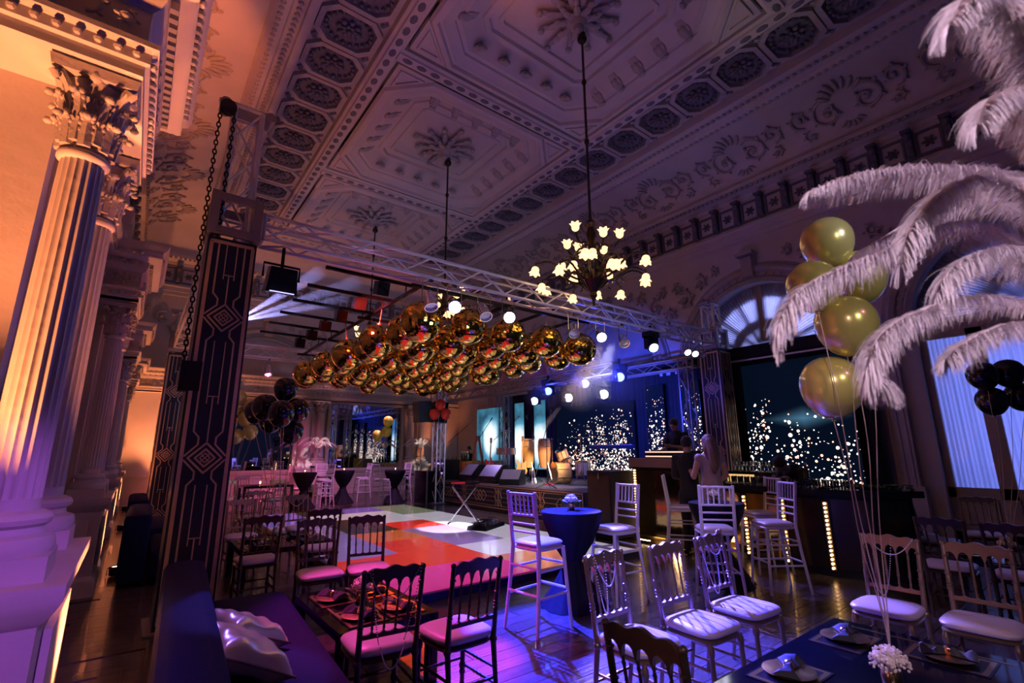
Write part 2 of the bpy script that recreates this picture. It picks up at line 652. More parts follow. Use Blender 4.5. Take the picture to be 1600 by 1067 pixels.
# ---- walls of the hall below the big cornice
mb = MB()
mb.bx(-3.2, -.55, 3.2, 4.1, 0, 4.3)            # near pier, its face turned to the viewer
mb.bx(XL - .3, XL, 4.1, YF, 0, 6.9)
mb.bx(XL - .3, XL, -3, 4.1, 4.2, 6.9)
for k in range(1, 4):
    y0 = 3.2 + 4.85 * k
    mb.bx(XL, -.55, y0, y0 + .9, 0, 4.3)
wall_left = struct(mb.build('wall_left', PLASTER))
mb = MB()
mb.bx(XL, XR + .3, YF, YF + .3, 0, 6.9)
mb.bx(XL - .3, XL, YF, YF + .3, 0, 6.9)
wall_far = struct(mb.build('wall_far', PLASTER))

BAYS = [.7, 5.4, 10.1, 14.8]
AR, ZS = 1.72, 3.95


def arc(yc, r, z0, n=24):
    return [(yc + r * cos(pi * i / n), z0 + r * sin(pi * i / n)) for i in range(n + 1)]


mb = MB()
TR = Tm((XR, 0, 0), (0, 1, 0), (0, 0, 1), (1, 0, 0))
for yc in BAYS:
    poly = [(yc - 2.35, 0), (yc - AR, 0)] + arc(yc, AR, ZS)[::-1] + [(yc + AR, 0), (yc + 2.35, 0), (yc + 2.35, 6.9), (yc - 2.35, 6.9)]
    mb.prism(poly, TR, .35)
mb.bx(XR, XR + .35, 17.15, YF, 0, 6.9)
mb.bx(XR, XR + .35, -4, -1.65, 0, 6.9)
wall_right = struct(mb.build('wall_right', PLASTER, smooth=20))


def arch_moulding(mbx, T, yc, prof, zs, n=32):
    """prof: (radius, out) pairs swept round a half circle; T maps (along, up, out)."""
    k = len(prof)
    vs, fs = [], []
    for i in range(n + 1):
        a = pi * i / n
        for r, o in prof:
            vs.append(T @ Vector((yc + r * cos(a), zs + r * sin(a), o)))
    for i in range(n):
        for j in range(k - 1):
            fs.append((i * k + j, (i + 1) * k + j, (i + 1) * k + j + 1, i * k + j + 1))
    mbx.add(vs, fs)


APROF = [(1.70, 0), (1.70, .10), (1.80, .13), (1.86, .06), (1.95, .06), (1.98, .12), (2.06, .15), (2.12, .13), (2.16, .05), (2.20, .04), (2.22, 0)]
TRi = Tm((XR, 0, 0), (0, 1, 0), (0, 0, 1), (-1, 0, 0))
TLi = Tm((XL, 0, 0), (0, 1, 0), (0, 0, 1), (1, 0, 0))
TFi = Tm((0, YF, 0), (1, 0, 0), (0, 0, 1), (0, -1, 0))
m_arch = MB()
arch_moulding(m_arch, Matrix.Identity(4), 0, APROF, ZS)
# bead-and-leaf blocks round the arch, keystone on top
for i in range(1, 32):
    a = pi * i / 32
    m_arch.box((1.905 * cos(a), ZS + 1.905 * sin(a), .07), (.09, .06, .05), rz=a)
m_arch.box((0, ZS + 2.12, .12), (.34, .62, .2), taper=.8)
m_arch.box((0, ZS + 2.46, .16), (.44, .08, .28))
ARCHME = m_arch.mesh('archivolt', RELIEF)


def setT(o, T):
    o.matrix_world = T
    return o


def along(T, a, b=0, c=0):
    return T @ Matrix.Translation((a, b, c))


def child_at(name, me, parent, T):
    o = put(name, me, parent)
    o.matrix_local = T
    return o


# acanthus spray used in spandrels, cove and friezes: spiral tubes with leaf tips in the local x-y plane
def spiral(mbx, c, r, turns, a0, sgn=1, w=.03, n=22):
    pts, rs = [], []
    for i in range(n):
        t = i / (n - 1)
        a = a0 + sgn * turns * 2 * pi * t
        q = r * (1 - .86 * t)
        pts.append((c[0] + q * cos(a), c[1] + q * sin(a), .03 + .03 * t))
        rs.append(w * (1 - .45 * t))
    mbx.tube(pts, rs, 5)
    for i in range(2, n - 6, 3):
        p = Vector(pts[i])
        d = (p - Vector((c[0], c[1], p.z))).normalized()
        mbx.sphere(p + d * w * 1.4, w * 1.5, 6, 4, (1, .6, .7), Matrix.Rotation(atan2(d.y, d.x) + .5 * sgn, 3, 'Z'))
    mbx.sphere((c[0], c[1], .05), w * 1.8, 8, 5, (1, 1, .7))


m_sp = MB()
spiral(m_sp, (0, .38), .24, 1.1, -1.2, 1, .045)
for s in (-1, 1):
    spiral(m_sp, (s * .48, .75), .26, 1.2, pi / 2 + s * .5, -s, .045)
    spiral(m_sp, (s * .98, 1.12), .20, 1.1, pi / 2 + s * .6, -s, .04)
    spiral(m_sp, (s * .16, -.1), .12, 1.1, -pi / 2, s, .035)
    spiral(m_sp, (s * 1.4, 1.3), .13, 1.0, pi / 2 + s * .6, -s, .03)
    spiral(m_sp, (s * .30, 1.15), .16, 1.1, pi / 2, s, .035)
SPANME = m_sp.mesh('spandrel_scroll', RELIEF)
m_cs = MB()
for s in (-1, 1):
    spiral(m_cs, (s * .36, .0), .30, 1.3, pi / 2, -s, .035)
    spiral(m_cs, (s * .86, .14), .22, 1.2, -pi / 2, s, .03)
    spiral(m_cs, (s * .80, -.30), .14, 1.1, pi / 2, -s, .025)
for k in range(7):
    a = pi / 2 + (k - 3) * .34
    m_cs.sphere((.36 * cos(a), .12 + .34 * sin(a), .03), .13, 8, 5, (1, .32, .3), Matrix.Rotation(a, 3, 'Z'))
for k in range(5):
    a = -pi / 2 + (k - 2) * .4
    m_cs.sphere((.22 * cos(a), -.2 + .24 * sin(a), .03), .10, 8, 5, (1, .32, .3), Matrix.Rotation(a, 3, 'Z'))


def rosette_mb(R, petals=8, depth=.3, mbx=None):
    mbx = mbx or MB()
    for ring, (rr, pr_, n) in enumerate(((.66, .34, petals), (.36, .26, petals))):
        for k in range(n):
            a = 2 * pi * (k + .5 * ring) / n
            mbx.sphere((R * rr * cos(a), R * rr * sin(a), R * depth * (.35 + .3 * ring)), R * pr_, 8, 5, (1, .62, .55), Matrix.Rotation(a, 3, 'Z') @ Matrix.Rotation(-.5, 3, 'Y'))
    mbx.sphere((0, 0, R * depth * .9), R * .22, 8, 6)
    return mbx


# wall parts on the right
for i, yc in enumerate(BAYS):
    child_at('archivolt', ARCHME, wall_right, along(TRi, yc))
for yc in (3.05, 7.75, 12.45, 17.15):
    child_at('spandrel_scroll', SPANME, wall_right, along(TRi, yc, 4.95, .01))
    mbp = MB()
    mbp.box((0, 1.75, .06), (.62, 3.5, .12))
    for d in (-.23, -.115, 0, .115, .23):
        mbp.box((d, 2.1, .125), (.05, 2.5, .03))
    mbp.box((0, 3.56, .1), (.78, .12, .22))
    mbp.box((0, 3.68, .13), (.9, .12, .28))
    mbp.box((0, .45, .09), (.76, .9, .2))
    child_at('pilaster', mbp.mesh('pilaster', PLASTER), wall_right, along(TRi, yc))
# left upper arches, far wall arches
for yc in (5.9, 10.75, 15.6):
    child_at('archivolt', ARCHME, wall_left, along(TLi, yc))
for yc in (3.5, 8.3, 13.2):
    child_at('spandrel_scroll', SPANME, wall_left, along(TLi, yc, 4.95, .01))
for xc in (3.4, 7.9):
    child_at('archivolt', ARCHME, wall_far, along(TFi, xc))
for xc in (1.1, 5.65, 10.2):
    child_at('spandrel_scroll', SPANME, wall_far, along(TFi, xc, 4.95, .01))

# ---- big cornice and cove all round
cove = [(.32 + 1.5 * (1 - cos(t * pi / 2 / 10)), 8.28 + .68 * sin(t * pi / 2 / 10)) for t in range(11)]
CPROF = [(0, 6.84), (.07, 6.86), (.07, 6.97), (.11, 6.99), (.11, 7.12), (.16, 7.15), (.16, 7.19), (.05, 7.2), (.05, 7.92), (.1, 7.94), (.12, 8.02),
         (.26, 8.06), (.36, 8.1), (.42, 8.12), (.42, 8.22), (.32, 8.25)] + cove + [(1.86, 8.9), (1.98, 8.86), (2.1, 8.9), (2.14, 8.97), (2.34, 8.97), (2.36, 8.92), (2.5, 8.92), (2.52, 9.14)]
mb = MB()
mb.sweep([(XL, -3), (XL, YF), (XR, YF), (XR, -4)], CPROF, cap=False)
cornice = struct(mb.build('trim_1', PLASTER))
# bead row under the cove and egg row on the ceiling moulding (too small to pick apart)
mb = MB()
for k in range(150):
    yy = -1 + k * .135
    for sx, X in ((-1, XR), (1, XL)):
        mb.box((X + sx * .40, yy, 8.07), (.06, .07, .06))
        mb.sphere((X + sx * 2.24, yy, 8.95), .055, 6, 4, (1, 1, .7))
        mb.sphere((X + sx * 1.98, yy + .06, 8.87), .05, 6, 4, (1, 1.1, .7))
for k in range(90):
    mb.box((XL + .3 + k * .135, YF - .40, 8.07), (.07, .06, .06))
o = mb.build('bead_row', RELIEF, cornice)
o['kind'] = 'stuff'
# frieze: square panels with rosettes between leaf brackets
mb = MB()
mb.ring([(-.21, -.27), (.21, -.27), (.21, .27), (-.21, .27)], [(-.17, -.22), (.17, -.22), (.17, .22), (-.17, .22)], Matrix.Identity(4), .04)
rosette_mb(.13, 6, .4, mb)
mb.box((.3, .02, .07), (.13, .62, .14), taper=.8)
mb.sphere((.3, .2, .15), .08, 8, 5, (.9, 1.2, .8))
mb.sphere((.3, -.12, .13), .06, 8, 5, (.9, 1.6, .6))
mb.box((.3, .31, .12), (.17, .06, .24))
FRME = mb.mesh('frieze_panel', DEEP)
for k in range(33):
    yy = -.2 + k * .6
    child_at('frieze_panel', FRME, cornice, along(TRi, yy, 7.56, .05))
    if yy > 2.5:
        child_at('frieze_panel', FRME, cornice, along(TLi, yy, 7.56, .05))
for k in range(20):
    child_at('frieze_panel', FRME, cornice, along(TFi, .1 + k * .6, 7.56, .05))


def cove_map(mbx, sgn, X):
    """bend a flat motif (x along, y up the cove, z out) onto the cove"""
    vs = []
    for x, y_, z in mbx.v:
        t = (y_ + .55) / 1.15 * .8 + .1
        a = t * pi / 2
        o_ = .32 + 1.5 * (1 - cos(a))
        zz = 8.28 + .68 * sin(a)
        nx, nz = .68 * cos(a), -1.5 * sin(a)
        l = sqrt(nx * nx + nz * nz)
        vs.append((sgn * (o_ + nx / l * z), x, zz + nz / l * z))
    r = MB()
    r.add(vs, mbx.f)
    return r


CSR = cove_map(m_cs, -1, XR).mesh('cove_scroll', RELIEF)
CSL = cove_map(m_cs, 1, XL).mesh('cove_scroll', RELIEF)
for k in range(8):
    put('cove_scroll', CSR, cornice, (XR, .3 + k * 2.35, 0))
    if k > 0:
        put('cove_scroll', CSL, cornice, (XL, .3 + k * 2.35, 0))

# ---- ceiling
mb = MB()
mb.bx(XL - .3, XR + .3, -4, YF + .3, 9.62, 9.7)
mb.bx(1.48, 2.72, -4, 17.4, 9.14, 9.2)
mb.bx(8.08, 9.32, -4, 17.4, 9.14, 9.2)
mb.bx(1.48, 9.32, 17.4, 18.0, 9.0, 9.2)
ceiling = struct(mb.build('ceiling', PLASTER))
BY = [2.55, 7.42, 12.3, 17.2]
beam_prof = [(0, 0), (.02, -.14), (.08, -.16), (.10, -.2), (.28, -.2), (.30, -.16), (.36, -.14), (.38, 0)]
for x0 in (2.69, 7.73):
    b = MB()
    b.sweep([(x0, -4), (x0, 17.4)], [(o_, 9.14 + z) for o_, z in beam_prof])
    bo = b.build('beam', PLASTER, ceiling)
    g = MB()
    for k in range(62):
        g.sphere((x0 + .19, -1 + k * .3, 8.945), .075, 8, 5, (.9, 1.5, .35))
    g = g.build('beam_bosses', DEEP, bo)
    g['kind'] = 'stuff'
for y0 in BY:
    b = MB()
    b.sweep([(3.0, y0 + .19), (7.8, y0 + .19)], [(o_, 9.14 + z) for o_, z in beam_prof])
    bo = b.build('beam', PLASTER, ceiling)
    g = MB()
    for k in range(16):
        g.sphere((3.2 + k * .3, y0, 8.945), .075, 8, 5, (1.5, .9, .35))
    g = g.build('beam_bosses', DEEP, bo)
    g['kind'] = 'stuff'


def octo(w, h, c):
    return [(-w + c, -h), (w - c, -h), (w, -h + c), (w, h - c), (w - c, h), (-w + c, h), (-w, h - c), (-w, -h + c)]


# coffer: chamfered octagonal tray with mouldings, leaf modillions and a big leaf rosette
OW, OH, OC = 2.28, 2.2, .78
mb = MB()
KP = [(0, .0), (-.05, -.06), (-.14, -.07), (-.17, .0), (-.22, .0), (-.30, .05), (-.42, .08), (-.44, .12), (-.52, .12), (-.80, .30), (-.88, .33), (-.9, .29), (-1.0, .29), (-1.03, .36), (-1.16, .36), (-1.18, .33), (-1.25, .33), (-1.27, .38)]
mb.sweep(octo(OW, OH, OC), [(o_, z) for o_, z in KP], closed=True)
ci = octo(OW - 1.26, OH - 1.26, OC - .74)
mb.add([(p[0], p[1], .38) for p in ci], [tuple(range(8))])
for sx in (-1, 1):
    for sy in (-1, 1):
        # corner triangles
        pts = [(sx * OW, sy * OH), (sx * (OW - OC), sy * OH), (sx * OW, sy * (OH - OC))]
        if sx * sy < 0:
            pts = pts[::-1]
        mb.prism(pts, Matrix.Translation((0, 0, -.01)), .1)
        q = [(sx * (OW - .1), sy * (OH - .1)), (sx * (OW - OC + .16), sy * (OH - .1)), (sx * (OW - .1), sy * (OH - OC + .16))]
        c3 = Vector((sum(p[0] for p in q) / 3, sum(p[1] for p in q) / 3))
        qi = [tuple(c3 + (Vector(p) - c3) * .72) for p in q]
        if sx * sy < 0:
            q, qi = q[::-1], qi[::-1]
        mb.ring(q, qi, Matrix.Translation((0, 0, -.045)), .04)
COFME = mb.mesh('coffer', PLASTER, 30)
mb = MB()
mb.box((0, 0, .0), (.17, .34, .05), rx=.55)
mb.sphere((0, -.05, -.05), .10, 8, 5, (.9, 1.5, .6), Matrix.Rotation(.55, 3, 'X'))
for s in (-1, 1):
    mb.sphere((s * .08, -.02, -.03), .065, 6, 4, (.7, 1.6, .6), Matrix.Rotation(.55, 3, 'X'))
mb.sphere((0, -.17, -.13), .07, 8, 5, (1.2, .7, .7))
MODME = mb.mesh('modillion', RELIEF)
mb = MB()
for k in range(12):
    a = 2 * pi * k / 12
    ln = .62 if k % 3 == 0 else .5
    for t in range(4):
        q = .18 + ln * (t + .5) / 4
        mb.sphere((q * cos(a), q * sin(a), -.04 - .05 * sin(pi * (t + .5) / 4)), .13 - .018 * t, 7, 5, (1.2, .75, .5), Matrix.Rotation(a, 3, 'Z'))
    mb.sphere(((.22 + ln) * cos(a), (.22 + ln) * sin(a), -.10), .07, 7, 5, (1, 1, .8))
for k in range(9):
    a = 2 * pi * (k + .5) / 9
    for t in range(3):
        q = .12 + .3 * (t + .5) / 3
        mb.sphere((q * cos(a), q * sin(a), -.14 - .06 * sin(pi * (t + .5) / 3)), .10 - .015 * t, 7, 5, (1.2, .8, .6), Matrix.Rotation(a, 3, 'Z'))
mb.lathe([(.02, -.42), (.08, -.38), (.1, -.3), (.16, -.25), (.2, -.12), (.2, 0)], 16)
CROME = mb.mesh('ceiling_rosette', RELIEF)
for yc in (.12, 4.98, 9.85, 14.75):
    cf = put('coffer', COFME, ceiling, (5.4, yc, 9.02))
    put('rosette', CROME, cf, (0, 0, .38))
    n = 0
    for s in (-1, 1):
        for k in range(5):
            for (px, py, rz) in (((k - 2) * .56, s * (OH - .62), 0 if s < 0 else pi), (s * (OW - .62), (k - 2) * .54, pi / 2 if s < 0 else -pi / 2)):
                put('modillion', MODME, cf, (px, py, .20), rot=(0, 0, rz + pi))
# side strips: octagonal medallions with rosettes
mb = MB()
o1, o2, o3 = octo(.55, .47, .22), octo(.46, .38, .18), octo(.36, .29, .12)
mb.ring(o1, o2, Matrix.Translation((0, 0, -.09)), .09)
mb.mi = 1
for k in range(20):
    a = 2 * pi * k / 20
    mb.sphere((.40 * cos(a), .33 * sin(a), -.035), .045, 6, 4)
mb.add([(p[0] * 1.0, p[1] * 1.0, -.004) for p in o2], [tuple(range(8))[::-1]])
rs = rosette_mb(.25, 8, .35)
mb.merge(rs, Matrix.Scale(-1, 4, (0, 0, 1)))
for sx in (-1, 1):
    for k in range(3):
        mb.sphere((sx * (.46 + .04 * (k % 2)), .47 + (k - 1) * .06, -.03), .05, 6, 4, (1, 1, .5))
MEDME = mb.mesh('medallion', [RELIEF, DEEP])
for k in range(19):
    for xc in (2.1, 8.7):
        yy = -.2 + .97 * k
        if yy < 17:
            put('medallion', MEDME, ceiling, (xc, yy, 9.14))

# ---- left order: pedestals, fluted columns, capitals, entablature
ZP, ZB, ZC, ZA = 1.08, 1.36, 3.08, 3.5


def column_tree(parent, x, y, r=.095):
    # local column; sub-parts: base, shaft, capital
    root = put('column', COLBASE, parent, (x, y, 0))
    put('shaft', COLSHAFT, root)
    put('capital', COLCAP, root)
    return root


mb = MB()
mb.box((0, 0, ZP + .05), (.34, .34, .1))
mb.lathe([(.165, ZP + .1), (.175, ZP + .13), (.165, ZP + .17), (.13, ZP + .185), (.125, ZP + .21), (.145, ZP + .225), (.15, ZP + .245), (.14, ZP + .265), (.11, ZP + .28), (.105, ZB)], 28)
COLBASE = mb.mesh('column_base', PLASTER)
mb = MB()
mb.lathe([(.100, ZB), (.1, ZB + .03), (.1, ZB + .05)], 28)
sh = [(.099, ZB + .05)] + [(.099 - .012 * (i / 8) ** 1.6, ZB + .05 + (ZC - .06 - ZB - .05) * i / 8) for i in range(9)]
mb.lathe(sh, 80, flute=20, fd=.085)
mb.lathe([(.09, ZC - .06), (.105, ZC - .045), (.105, ZC - .02), (.09, ZC - .01)], 28)
COLSHAFT = mb.mesh('column_shaft', PLASTER, 60)
mb = MB()
mb.lathe([(.085, ZC - .02), (.087, ZC + .1), (.1, ZC + .24), (.14, ZC + .35)], 20)
for ring, (h0, h1, n, out) in enumerate(((0, .15, 8, .055), (.02, .27, 8, .075))):
    for k in range(n):
        a = 2 * pi * (k + .5 * ring) / n
        d = Vector((cos(a), sin(a), 0))
        tn = Vector((-sin(a), cos(a), 0))
        pts = []
        for i in range(7):
            t = i / 6
            pts.append(d * (.092 + out * t ** 2.5) + Vector((0, 0, ZC + h0 + (h1 - h0) * sin(t * 1.75))))
        mb.tube(pts, [.03, .034, .034, .032, .028, .024, .012], 6)
        mb.sphere(pts[-1] + d * .012 - Vector((0, 0, .012)), .022, 6, 4, (1, 1, .8))
        for s in (-1, 1):
            for i in (2, 3, 4, 5):
                mb.sphere(pts[i] + tn * s * (.030 - .003 * i + .006 * (i % 2)) + d * .012, .0135, 6, 4, (1, 1, 1.3))
            mb.tube([pts[1] + tn * s * .022, pts[3] + tn * s * .034, pts[4] + tn * s * .04 + d * .016], [.012, .015, .006], 5)
for k in range(4):
    a = pi / 4 + k * pi / 2
    d = Vector((cos(a), sin(a), 0))
    mb.tube([d * .1 + Vector((0, 0, ZC + .2)), d * .14 + Vector((0, 0, ZC + .3)), d * .19 + Vector((0, 0, ZC + .345)), d * .212 + Vector((0, 0, ZC + .32)), d * .195 + Vector((0, 0, ZC + .30))], [.012, .02, .024, .022, .014], 6)
mb.box((0, 0, ZC + .38), (.33, .33, .05), taper=1.06)
mb.sphere((0.14, 0, ZC + .37), .035, 8, 5)
mb.sphere((0, -.14, ZC + .37), .035, 8, 5)
COLCAP = mb.mesh('column_capital', RELIEF, 50)
mb = MB()
PEDPROF = [(.0, 0), (.05, .0), (.05, .16), (.03, .2), (0, .22), (0, .92), (.02, .94), (.05, .98), (.07, 1.02), (.07, ZP), (0, ZP)]
PEDPROF2 = [(0, 0), (.05, 0), (.05, .16), (.03, .2), (0, .22), (0, .92), (.02, .94), (.05, .98), (.07, 1.02), (.07, ZP), (-.2, ZP)]
EPROF = [(0, 3.5), (0, 3.56), (.02, 3.57), (.02, 3.63), (.05, 3.65), (.05, 3.68), (-.01, 3.69), (-.01, 3.9), (.02, 3.92), (.04, 3.97), (.05, 3.99), (.05, 4.04), (.16, 4.07), (.18, 4.09), (.18, 4.16), (.22, 4.2), (.24, 4.26), (-.3, 4.3)]
ent = MB()
pathE = [(-3.2, 2.84), (-.22, 2.84), (-.22, 4.14), (-.72, 4.14)]
for k in range(1, 4):
    y0 = 4.85 * k
    pathE += [(-.72, 2.84 + y0), (-.22, 2.84 + y0), (-.22, 4.14 + y0), (-.72, 4.14 + y0)]
pathE += [(-.72, 19.2), (11.6, 19.2)]
# 'out' must point into the room: travelling towards +y the right hand side is +x
ent.sweep(pathE, EPROF)
entab = struct(ent.build('trim_2', PLASTER))
sf = MB()
for k in range(4):
    y0 = 4.85 * k
    sf.bx(-3.2 if k == 0 else XL, -.22, 2.84 + y0, 4.14 + y0, 3.5, 3.54)
    sf.bx(-3.2 if k == 0 else XL, -.28, 2.9 + y0, 4.08 + y0, 4.26, 4.3)
sf.bx(XL, -.72, 4.1, YF, 3.5, 3.54)
sf.bx(XL, 11.6, 19.2, YF, 3.5, 3.54)
sf.bx(XL, -.5, 4.1, YF, 4.26, 4.3)
sf.bx(XL, 11.6, 19.0, YF, 4.26, 4.3)
sf.build('soffit', PLASTER, entab)
# dentils and egg row (small, joined) and scroll relief on the frieze
dn = MB()
seg = list(zip(pathE[:-1], pathE[1:]))
for a, b in seg:
    a, b = Vector(a), Vector(b)
    L_ = (b - a).length
    d = (b - a).normalized()
    nn = Vector((d.y, -d.x))
    n = int(L_ / .075)
    for i in range(n):
        p = a + d * (i + .5) * L_ / n
        if p.y > 10 and i % 2:
            continue
        dn.box((p.x + nn.x * .075, p.y + nn.y * .075, 4.015), (.04, .04, .05))
        dn.sphere((p.x + nn.x * .19, p.y + nn.y * .19, 4.125), .026, 6, 4)
        if p.y < 10:
            dn.sphere((p.x + nn.x * .03, p.y + nn.y * .03, 3.6), .02, 6, 4)
dn = dn.build('dentil_row', RELIEF, entab)
dn['kind'] = 'stuff'
m_fs = MB()
for s in (-1, 1):
    spiral(m_fs, (s * .10, 0), .08, 1.2, pi / 2, -s, .013)
    spiral(m_fs, (s * .27, .01), .07, 1.2, -pi / 2, s, .012)
    spiral(m_fs, (s * .42, -.01), .05, 1.1, pi / 2, -s, .010)
for k in range(5):
    a = pi / 2 + (k - 2) * .5
    m_fs.sphere((.05 * cos(a), .02 + .05 * sin(a), .012), .03, 6, 4, (1, .4, .4), Matrix.Rotation(a, 3, 'Z'))
FSME = m_fs.mesh('frieze_scroll', RELIEF)
for xx in (-.75, -1.65, -2.55):
    child_at('frieze_scroll', FSME, entab, Tm((xx, 2.85, 3.795), (1, 0, 0), (0, 0, 1), (0, -1, 0)))
for k in range(4):
    child_at('frieze_scroll', FSME, entab, Tm((-.23, 3.49 + 4.85 * k, 3.795), (0, 1, 0), (0, 0, 1), (1, 0, 0)))
    if k:
        child_at('frieze_scroll', FSME, entab, Tm((-.47, 2.85 + 4.85 * k, 3.795), (.5, 0, 0), (0, 0, 1), (0, -1, 0)))
for k in range(12):
    child_at('frieze_scroll', FSME, entab, Tm((.3 + k * .98, 19.21, 3.795), (1, 0, 0), (0, 0, 1), (0, -1, 0)))

for k in range(4):
    y0 = 4.85 * k
    p = MB()
    xa = -3.2 if k == 0 else XL
    p.sweep([(xa, 2.84 + y0), (-.22, 2.84 + y0), (-.22, 4.14 + y0), (xa, 4.14 + y0)], PEDPROF2, cap=False)
    p.bx(xa, -.22, 2.86 + y0, 4.12 + y0, ZP - .05, ZP)
    p.box((-.5, 2.80 + y0, .57), (.36, .03, .56))
    p.box((-.2, 3.49 + y0, .57), (.03, .8, .56))
    ped = p.build('pedestal', PLASTER, wall_left)
    column_tree(wall_left, -.40, 3.05 + y0)
    column_tree(wall_left, -.40, 3.92 + y0)
    # pilaster strip behind the columns
    q = MB()
    q.bx(-.60, -.52, 3.34 + y0, 3.62 + y0, ZP, 3.5)
    q.bx(-.62, -.50, 3.36 + y0, 3.60 + y0, ZP + .3, 3.2)
    q.build('pier_panel', PLASTER, wall_left)
    # upper pilaster above each pier
    q = MB()
    q.bx(XL, XL + .16, 3.1 + y0, 3.95 + y0, 4.3, 6.85)
    q.bx(XL, XL + .22, 3.2 + y0, 3.85 + y0, 4.5, 6.4)
    q.bx(XL, XL + .30, 3.05 + y0, 4.0 + y0, 6.5, 6.85)
    q.build('upper_pilaster', PLASTER, wall_left)
# window recess panels between the piers
for k in range(3):
    y0 = 4.85 * k
    q = MB()
    for a_, b_, z0, z1 in ((4.45, 7.65, .25, .95), (4.45, 7.65, 1.2, 3.3)):
        q.ring([(a_ + y0, z0), (b_ + y0, z0), (b_ + y0, z1), (a_ + y0, z1)], [(a_ + y0 + .1, z0 + .1), (b_ + y0 - .1, z0 + .1), (b_ + y0 - .1, z1 - .1), (a_ + y0 + .1, z1 - .1)],
               Tm((XL, 0, 0), (0, 1, 0), (0, 0, 1), (1, 0, 0)), .06)
    q.build('wall_panel', PANELW, wall_left)

# ---- far wall: mirrors between column pairs
FCOL = [(4.98,), (5.5,), (9.25,), (9.75,), (10.55,), (2.2,), (1.7,)]
for (xc,) in FCOL:
    q = MB()
    q.sweep([(xc - .28, 19.45), (xc - .28, 18.95), (xc + .28, 18.95), (xc + .28, 19.45)][::1], [(o_, z) for o_, z in PEDPROF2], cap=False)
    q.bx(xc - .27, xc + .27, 18.96, 19.45, ZP - .05, ZP)
    q.build('pedestal', PLASTER, wall_far)
    r_ = column_tree(wall_far, xc, 19.2)
    r_.scale = (1.5, 1.5, 1)
mir = MB()
for x0, x1, name in ((2.62, 4.62, 1), (5.9, 8.88, 2)):
    q = MB()
    q.bx(x0, x1, 19.38, 19.44, .96, 3.46)
    mo = q.build('mirror', MIRROR, wall_far, smooth=0)
    q = MB()
    q.ring([(x0 - .12, .86), (x1 + .12, .86), (x1 + .12, 3.5), (x0 - .12, 3.5)], [(x0, .96), (x1, .96), (x1, 3.42), (x0, 3.42)], Tm((0, 19.44, 0), (1, 0, 0), (0, 0, 1), (0, -1, 0)), .14)
    q.build('frame', PANELW, mo)
q = MB()
q.bx(XL, 11.6, 19.4, 19.5, .0, .86)
q.bx(XL, 11.6, 19.36, 19.5, .0, .14)
q.bx(XL, 11.6, 19.34, 19.5, .80, .88)
for k in range(9):
    x0 = 1.2 + k * 1.1
    q.ring([(x0, .22), (x0 + .95, .22), (x0 + .95, .74), (x0, .74)], [(x0 + .06, .28), (x0 + .89, .28), (x0 + .89, .68), (x0 + .06, .68)], Tm((0, 19.4, 0), (1, 0, 0), (0, 0, 1), (0, -1, 0)), .03)
q.build('wainscot', PANELW, wall_far)

# ---- windows in the right wall
def pleats(w, h, n, amp):
    vs, fs = [], []
    for i in range(n + 1):
        t = i / n
        o_ = amp * (sin(t * pi * n / 3.1) + .5 * sin(t * 37.0 + 1.3))
        vs += [(o_, w * t, 0), (o_ * 1.1 + .01, w * t, h)]
    for i in range(n):
        fs.append((2 * i, 2 * i + 2, 2 * i + 3, 2 * i + 1))
    return vs, fs


VOILE = bpy.data.materials.new('violet_lit_voile')
VOILE.use_nodes = True
nt, N, L = nodes_of(VOILE)
N.remove(N['Principled BSDF'])
df = N.new('ShaderNodeBsdfDiffuse')
trn = N.new('ShaderNodeBsdfTranslucent')
mx = N.new('ShaderNodeMixShader')
nz = N.new('ShaderNodeTexNoise')
nz.inputs['Scale'].default_value = 8
rp = N.new('ShaderNodeValToRGB')
rp.color_ramp.elements[0].color = (.62, .62, .72, 1)
rp.color_ramp.elements[1].color = (.86, .86, .92, 1)
L.new(nz.outputs['Fac'], rp.inputs['Fac'])
L.new(rp.outputs['Color'], df.inputs['Color'])
L.new(rp.outputs['Color'], trn.inputs['Color'])
mx.inputs[0].default_value = .6
L.new(df.outputs[0], mx.inputs[1])
L.new(trn.outputs[0], mx.inputs[2])
L.new(mx.outputs[0], N['Material Output'].inputs['Surface'])


def french_window(i, yc, leaves):
    fr = MB()
    X = XR + .22
    zt = ZS - .1
    fr.bx(X - .06, X + .06, yc - AR, yc + AR, zt - .08, zt + .18)       # transom
    edges = []
    for (a, b) in leaves:
        fr.bx(X - .05, X + .05, a, a + .11, 0, zt)
        fr.bx(X - .05, X + .05, b - .11, b, 0, zt)
        fr.bx(X - .05, X + .05, a, b, 0, .14)
        fr.bx(X - .05, X + .05, a, b, .72, .90)
        fr.bx(X - .05, X + .05, a, b, zt - .2, zt - .05)
        fr.bx(X - .02, X + .02, a + .05, b - .05, .1, .8)
        fr.ring([(a + .17, .2), (b - .17, .2), (b - .17, .68), (a + .17, .68)], [(a + .21, .24), (b - .21, .24), (b - .21, .64), (a + .21, .64)], Tm((X - .02, 0, 0), (0, 1, 0), (0, 0, 1), (-1, 0, 0)), .03)
    w = struct(fr.build('window_%d' % i, PANELW))
    for (a, b) in leaves:
        g = MB()
        g.bx(X + .0, X + .008, a + .1, b - .1, .88, zt - .18)
        g.build('pane', GLASS, w, smooth=0)
    return w


LV = [(2.42 + .09, 3.2 - .09), (1.52, 2.48), (.55, 1.5), (-.45, .53)]
